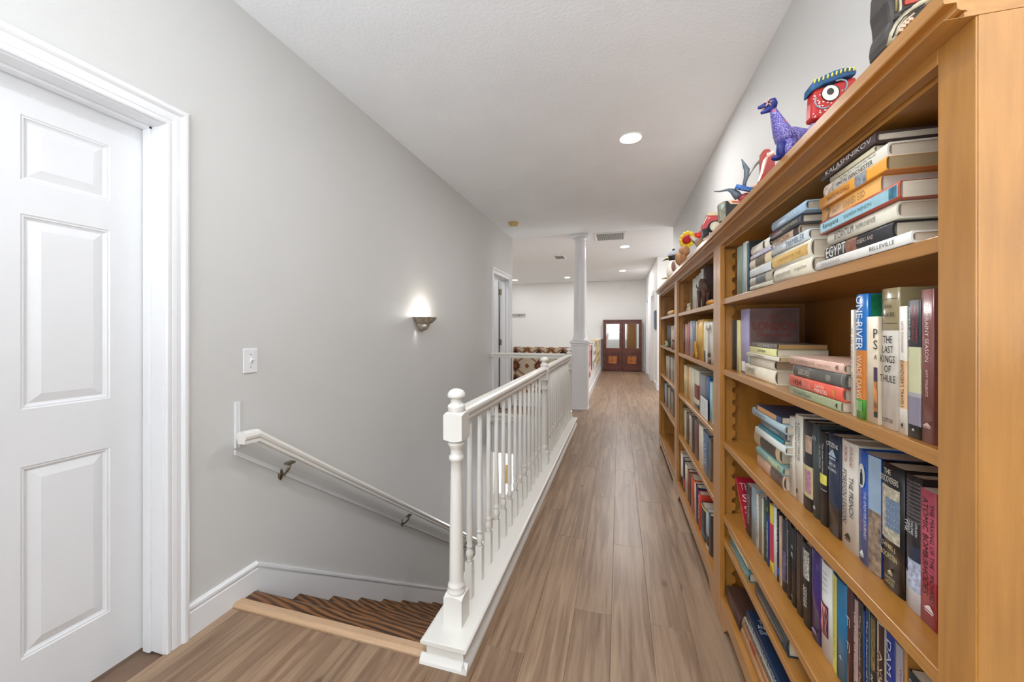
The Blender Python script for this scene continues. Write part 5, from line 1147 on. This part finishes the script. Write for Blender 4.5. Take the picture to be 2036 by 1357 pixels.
for k in range(110):
    u, v = rr.uniform(1617, 1702), rr.uniform(150, 238)
    if math.hypot((u-1652)/1.1, v-184) < 20 or v < 179-(u-1613)*.32+8: continue
    p = L(u, v, -.0004)
    if p[2] < .018: continue
    m.ball(p, .0013, None, 6, (rr.uniform(.8, 1.6), .3, 1.1))
m.build('white_dots', paint('ECE4DA', .5), c)['kind'] = 'stuff'
m = MB(); m.tube([L(u, v, -.0008) for u, v in ((1622.5, 194), (1620.5, 203), (1624, 211), (1632, 215.5), (1642, 215), (1648, 212))], .0017, 6); m.tube([L(u, v, -.0008) for u, v in ((1662, 161), (1672, 158.5), (1681, 160), (1685, 167), (1683, 175), (1678, 180))], .0017, 6); m.build('curl', paint('8A98A0', .5), c)
p = L(1612, 240); m = MB(); m.box(p[0]+.004, P_[1][0]-.01, .004, .026, 0, .014); m.build('neck', paint('8A72B0', .5), c, bevel=.003)
# carved dark mask at the near end
c, L = figure('carved_mask', (1806, 40), .694, 'black and bone coloured carved mask at the near bookcase end', 'mask')
A_ = xz(L, [(1765, 92), (1762, 74), (1764, 58), (1770, 42), (1768, 20), (1764, 0), (1766, -40), (1780, -90), (1820, -110), (1870, -80), (1900, 0), (1900, 60)]); A_[0] = (A_[0][0], .0); A_[-1] = (A_[-1][0], 0)
m = MB(); m.prism(A_, 'y', 0, .045); m.build('head', paint('3A3430', .6, vary=.3, scale=40), c, bevel=.005)
M_bone = paint('B8AB90', .6, vary=.25, scale=60); M_ink = paint('26262A', .5, vary=.2)
def arc(pts, r, mat, nm, y=-.001):
    m = MB(); m.tube([L(u, v, y) for u, v in pts], r, 8, flat=.5)
    m.build(nm, mat, c)
arc([(1771, 88), (1776, 66), (1786, 46), (1802, 27), (1824, 12), (1850, 0)], .0085, M_bone, 'jaw_band')
arc([(1775, 74), (1783, 53), (1797, 34), (1815, 21), (1838, 8)], .0018, M_ink, 'jaw_line', -.0085)
arc([(1779, 40), (1786, 28), (1797, 19), (1812, 11)], .0036, M_ink, 'cheek', -.0095)
arc([(1780, 72), (1788, 55), (1800, 41), (1816, 28)], .0030, M_bone, 'lip', -.0085)
arc([(1788, 32), (1790, 15), (1789, 0), (1789, -30)], .0028, M_bone, 'nose_band', -.0015)
arc([(1781, 24), (1782, 10), (1782, -15)], .0024, paint('7A6A34', .5), 'olive_band', -.001)
yprism([(1800, 9), (1826, 2), (1826, -20), (1799, -12)], L, -.003, 0, paint('A8402E', .6), 'red_patch', c)
for u, v in ((1791, 60), (1796, 52), (1803, 45), (1811, 38)):
    p = L(u, v, -.0105); m = MB(); m.box(p[0]-.0028, p[0]+.0028, p[1]-.001, p[1]+.003, p[2]-.0022, p[2]+.0022); m.build('tooth', paint('C9A68C', .5), c, bevel=.0006)

# ---------------------------------------------------------------- cabinet pair at the end of the hall
yC = 11.70; xa, xb = -.462, .640
M_mah = wood('mahogany', '3E150C', '6E3120', (14, 14, 1.2), .3, ring=.2, coat=.3)
M_burl = paint('A8611E', .35, vary=.45, scale=14, coat=.3)
M_mir = paint('D8DAD8', .03, 1, vary=0)
hC = 1.545; wC = (xb-xa)/2
for i, (x0, lb) in enumerate(((xa, 'left mahogany cabinet with a mirror door at the hall end'), (xa+wC, 'right mahogany cabinet with a mirror door at the hall end'))):
    c = empty('cabinet', (x0, yC, 0), label=lb, cat='cabinet', group='pair of cabinets at the end of the hall'); W = wC-.002
    m = MB(); m.box(0, W, .022, .28, .03, hC-.02); m.box(.01, W-.01, .03, .27, 0, .03); m.build('body', M_mah, c)
    m = MB(); m.box(-.006 if i == 0 else 0, W+(.006 if i else 0), -.004, .285, hC-.02, hC+.004); m.build('top', M_mah, c, bevel=.004)
    d = MB(); s_ = .082
    d.box(.004, s_, 0, .021, .035, hC-.024); d.box(W-s_, W-.004, 0, .021, .035, hC-.024)
    for z0, z1 in ((.035, .115), (.575, .70), (hC-.125, hC-.024)): d.box(s_, W-s_, 0, .021, z0, z1)
    d.box(s_+.02, W-s_-.02, .006, .02, .115, .575)
    dr = d.build('door', M_mah, c, bevel=.002)
    m = MB(); m.box(s_, W-s_, .008, .012, .70, hC-.125); m.build('mirror', M_mir, dr)
    m = MB(); m.box(s_+.06, W-s_-.06, -.004, .008, .22, .47); m.box(s_+.045, W-s_-.045, .001, .008, .205, .485); m.build('panel_frame', M_mah, dr, bevel=.003)
    m = MB(); m.box(s_+.075, W-s_-.075, -.0065, -.003, .235, .455); m.build('burl_panel', M_burl, dr, bevel=.001)
    for z0 in (.14, .535): m = MB(); m.box(s_+.005, W-s_-.005, -.003, .006, z0, z0+.022); m.build('moulding', M_mah, dr, bevel=.002)
    m = MB(); m.ball((W-.035 if i == 0 else .035, -.012, .64), .011, None, 12); m.tube([(W-.035 if i == 0 else .035, -.01, .64), (W-.035 if i == 0 else .035, .002, .64)], .004, 8); m.build('knob', paint('8A6A3A', .3, .8), dr)

# ---------------------------------------------------------------- woven rug on the loft half wall
pal = [paint(x, .95, vary=.12, scale=120) for x in ('CDBEA4', '4A2A1A', '7E4E1C', '9A6A50', 'D8CDB8', '8A5232')]
def rug_col(x, z):
    a = abs(((x+1.441)/.39+.5) % 1-.5)*2; b = abs(((z-.66)/.43+.5) % 1-.5)*2       # 0 at a medallion's centre, 1 half-way to the next
    j = .10*abs(((z*38) % 1)-.5)*2
    s0, s1, s2, s3 = a+b, a+1-b, 1-a+b, 2-a-b
    if s0 < .20+j*.6: return 5 if b < .22 else 1
    if s0 < .60+j: return 0 if s0 > .3 else 4
    if s1 < .12: return 4
    if s1 < .40+j: return 3 if s1 < .26 else 2
    if s3 < .26+j*.8: return 1
    if s2 < .26: return 5
    if s2 < .50+j: return 1 if s2 < .40 else 3
    return (0, 0, 3)[int((a*2.1+b*3.3)*2) % 3]
rx0, rx1, ny, nx = XL+.012, -.735, 50, 116
m = MB(); top, bot, yf = .962, .225, 5.972
prof = [(6.118, .62), (6.124, .955), (6.05, top), (yf+.004, .957), (yf, .94)]; nb = 84
prof += [(yf, .94-(.94-bot)*k/nb) for k in range(1, nb+1)]
for i in range(nx+1):
    x = rx0+(rx1-rx0)*i/nx
    for y, z in prof: m.v.append((x, y - (.003*math.sin(x*40) if z < .9 and y < 6 else 0), z))
n = len(prof)
for i in range(nx):
    for j in range(n-1):
        x = rx0+(rx1-rx0)*(i+.5)/nx; z = (prof[j][1]+prof[j+1][1])/2 + (0 if j > 2 else .15)
        m.f.append((i*n+j, (i+1)*n+j, (i+1)*n+j+1, i*n+j+1)); m.m.append(m.mi(pal[rug_col(x, z)])); m.sm.append(False)
rg = m.build('rug', None); sd = rg.modifiers.new('t', 'SOLIDIFY'); sd.thickness = .005; sd.offset = -1
tag(rg, 'brown and cream zigzag woven rug hung over the loft half wall', 'rug')
# quilts over the half wall of the hall
def quilt(y0, y1, z0, label, cols, cell, name='quilt'):
    mats = [paint(x, .95, vary=.2, scale=60) for x in cols]; m = MB(); rr = random.Random(int(y0*10))
    ny_, nz_ = max(4, int((y1-y0)/cell)), max(6, int((1.0-z0)/cell)); xf = -.506
    pr_ = [(-.684, .80), (-.682, .985), (-.60, .990), (xf-.003, .988), (xf, .97)] + [(xf, .97-(.97-z0)*k/nz_) for k in range(1, nz_+1)]
    for i in range(ny_+1):
        y = y0+(y1-y0)*i/ny_
        for j, (x, z) in enumerate(pr_): m.v.append((x+(.004*math.sin(y*30)+.004*math.sin(z*23+y*7) if j > 4 else 0), y, z))
    n = len(pr_)
    for i in range(ny_):
        for j in range(n-1):
            ki = (i+j) % 2 if rr.random() < .6 else rr.randrange(len(mats)); m.f.append((i*n+j, (i+1)*n+j, (i+1)*n+j+1, i*n+j+1)); m.m.append(m.mi(mats[ki % len(mats)])); m.sm.append(False)
    o = m.build(name, None); s_ = o.modifiers.new('t', 'SOLIDIFY'); s_.thickness = .006; s_.offset = 1
    tag(o, label, 'quilt', 'quilts draped over the hall half wall')
quilt(6.32, 7.25, .40, 'pink and red patchwork quilt nearest the column', ['C9B0A8', 'A86A68', 'D8CFC8', 'B88C88', '8A5A5E'], .09)
quilt(7.55, 8.85, .45, 'grey and cream patchwork quilt, middle of the three', ['CFC8BC', '8F8C86', 'DAD4C8', 'A89484', '6A5E58'], .10)
quilt(9.0, 10.5, .42, 'golden patterned quilt, farthest of the three from the column', ['D8C49A', 'B89A5A', 'E0D6BC', 'A0845C', '8A8468'], .10)
# picture frame on the right wall beyond the alcove
c = empty('picture_frame', (XR, 8.66, 1.46), label='narrow dark blue framed picture on the wall beyond the alcove', cat='picture')
m = MB()
m.box(-.022, 0, -.20, -.17, -.20, .20); m.box(-.022, 0, .17, .20, -.20, .20); m.box(-.022, 0, -.17, .17, -.20, -.17); m.box(-.022, 0, -.17, .17, .17, .20); m.build('frame', paint('232C38', .3), c, bevel=.003)
m = MB(); m.box(-.012, -.004, -.17, .17, -.17, .17); m.build('picture', paint('6A88A8', .3, vary=.2, scale=8), c)
# thin ledge on the far loft wall
p0 = at(1020, 626, -3.2); zL = H + (V0-625.5)*12.3/F
c = empty('wall_ledge', (-3.15, YF, zL), label='thin grey ledge on the far loft wall left of the column', cat='shelf')
m = MB(); m.box(-.8, .20, -.09, 0, -.012, .012); m.build('board', paint('9A968C', .6), c, bevel=.002)
m = MB(); m.box(-.01, .01, -.07, 0, -.05, -.012); m.build('bracket', paint('9A968C', .6), c)
